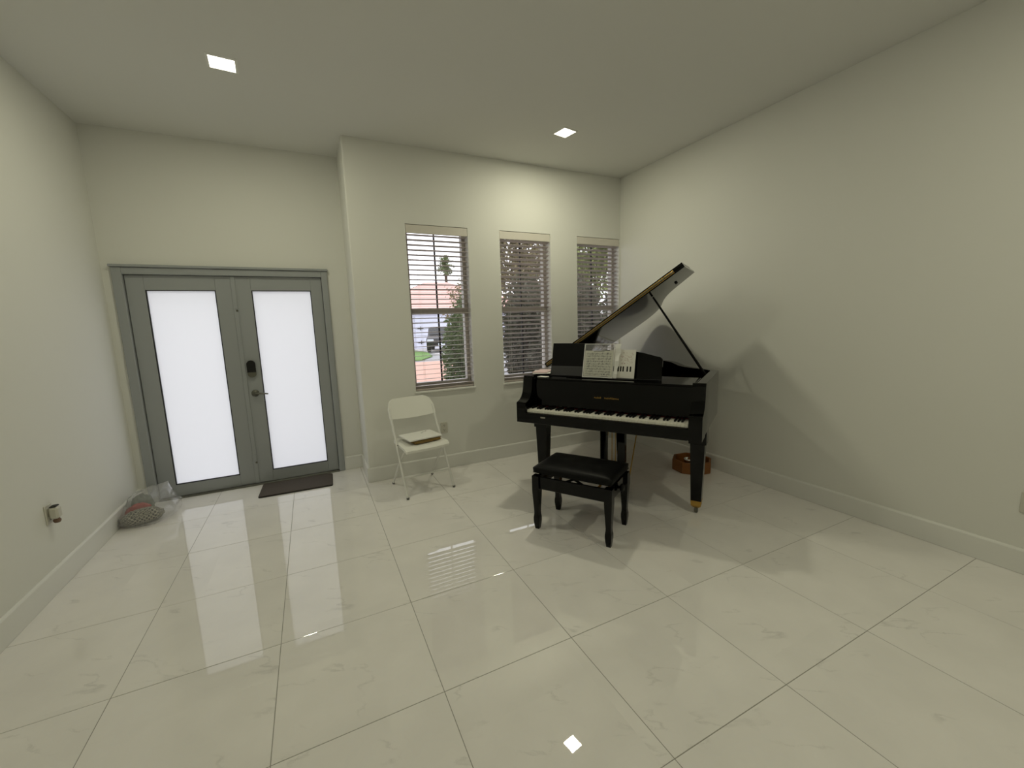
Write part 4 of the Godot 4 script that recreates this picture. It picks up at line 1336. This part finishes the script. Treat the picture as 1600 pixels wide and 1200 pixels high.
func car() -> void:
	var o := thing("parked_car", "dark parked car on the drive in front of the neighbouring garage", "car", Vector3(7.95, GY + 0.02, -24.3), deg_to_rad(-20.0))
	# side profile (z forward towards the viewer), swept in x
	var st := st_new()
	var body := PackedVector2Array([Vector2(2.15, 0.38), Vector2(2.2, 0.62), Vector2(2.1, 0.86), Vector2(1.1, 1.02), Vector2(0.35, 1.5), Vector2(-1.3, 1.52), Vector2(-2.0, 1.08), Vector2(-2.15, 0.95), Vector2(-2.15, 0.38)])
	prism(st, body, -0.88, 0.88, flat_x)
	obj("car_body", st, M.car_paint, o)
	st = st_new()
	prism(st, PackedVector2Array([Vector2(1.06, 1.06), Vector2(0.38, 1.50), Vector2(0.34, 1.47), Vector2(1.0, 1.03)]), -0.76, 0.76, func(u: float, v: float, w: float) -> Vector3: return Vector3(w, v, u + 0.02))
	obj("windscreen", st, M.car_glass, o)
	for s in [-1.0, 1.0]:
		st = st_new()
		prism(st, PackedVector2Array([Vector2(0.85, 1.08), Vector2(0.3, 1.43), Vector2(-1.2, 1.44), Vector2(-1.75, 1.08)]), s * 0.87, s * 0.89, flat_x)
		obj("side_window", st, M.car_glass, o)
		box("head_lamp_cover", Vector3(s * 0.65, 0.74, 2.14), Vector3(0.38, 0.14, 0.1), M.head_lamp, o, 0.02)
		for z in [1.35, -1.35]:
			st = st_new()
			lathe(st, [[0.0, -0.11], [0.30, -0.11], [0.345, -0.08], [0.345, 0.08], [0.30, 0.11], [0.0, 0.11]], Vector3.ZERO, 22, false, Transform3D(Basis(Vector3.FORWARD, PI / 2), Vector3(s * 0.82, 0.345, z)))
			var w := obj("wheel", st, M.tyre, o)
			st = st_new()
			lathe(st, [[0.0, 0.0], [0.2, 0.0], [0.2, 0.02], [0.0, 0.02]], Vector3.ZERO, 18, false, Transform3D(Basis(Vector3.FORWARD, s * PI / 2), Vector3(s * 0.92, 0.345, z)))
			obj("hub", st, M.steel, w)
	box("number_plate", Vector3(0, 0.5, 2.2), Vector3(0.4, 0.14, 0.02), M.head_lamp, o, 0.005)

func palm() -> void:
	var r := RandomNumberGenerator.new()
	r.seed = 14
	var o := thing("palm_tree", "round-headed palm tree standing above the pink roof", "palm", Vector3(11.3, GY, -33.0 - 10.0), 0.0)
	o.position = Vector3(14.0, GY, -42.5)
	var st := st_new()
	tube(st, [Vector3(0, -0.05, 0), Vector3(0.1, 3.0, 0), Vector3(0, 8.0, 0)], 0.2, 10, 0.15)
	obj("trunk", st, M.bark, o)
	for k in 64:
		st = st_new()
		var a := r.randf() * TAU
		var lift := r.randf_range(-1.2, 1.5)
		var pts := []
		var pos := Vector3(0, 8.0, 0)
		var dir := Vector3(cos(a) * cos(lift), sin(lift), sin(a) * cos(lift))
		for q in 6:
			pts.append(pos)
			pos += dir * 0.22
			dir = (dir + Vector3(0, -0.20, 0)).normalized()
		var side := Vector3(-sin(a), 0, cos(a))
		for q in 5:
			var p: Vector3 = pts[q]
			var n: Vector3 = pts[q + 1]
			poly(st, [p, n, (p + n) / 2 + side * 0.30 + Vector3(0, -0.12, 0) + (n - p) * 0.4], Vector3.UP)
			poly(st, [p, n, (p + n) / 2 - side * 0.30 + Vector3(0, -0.12, 0) + (n - p) * 0.4], Vector3.UP)
		obj("frond", st, M.palm_leaf, o)
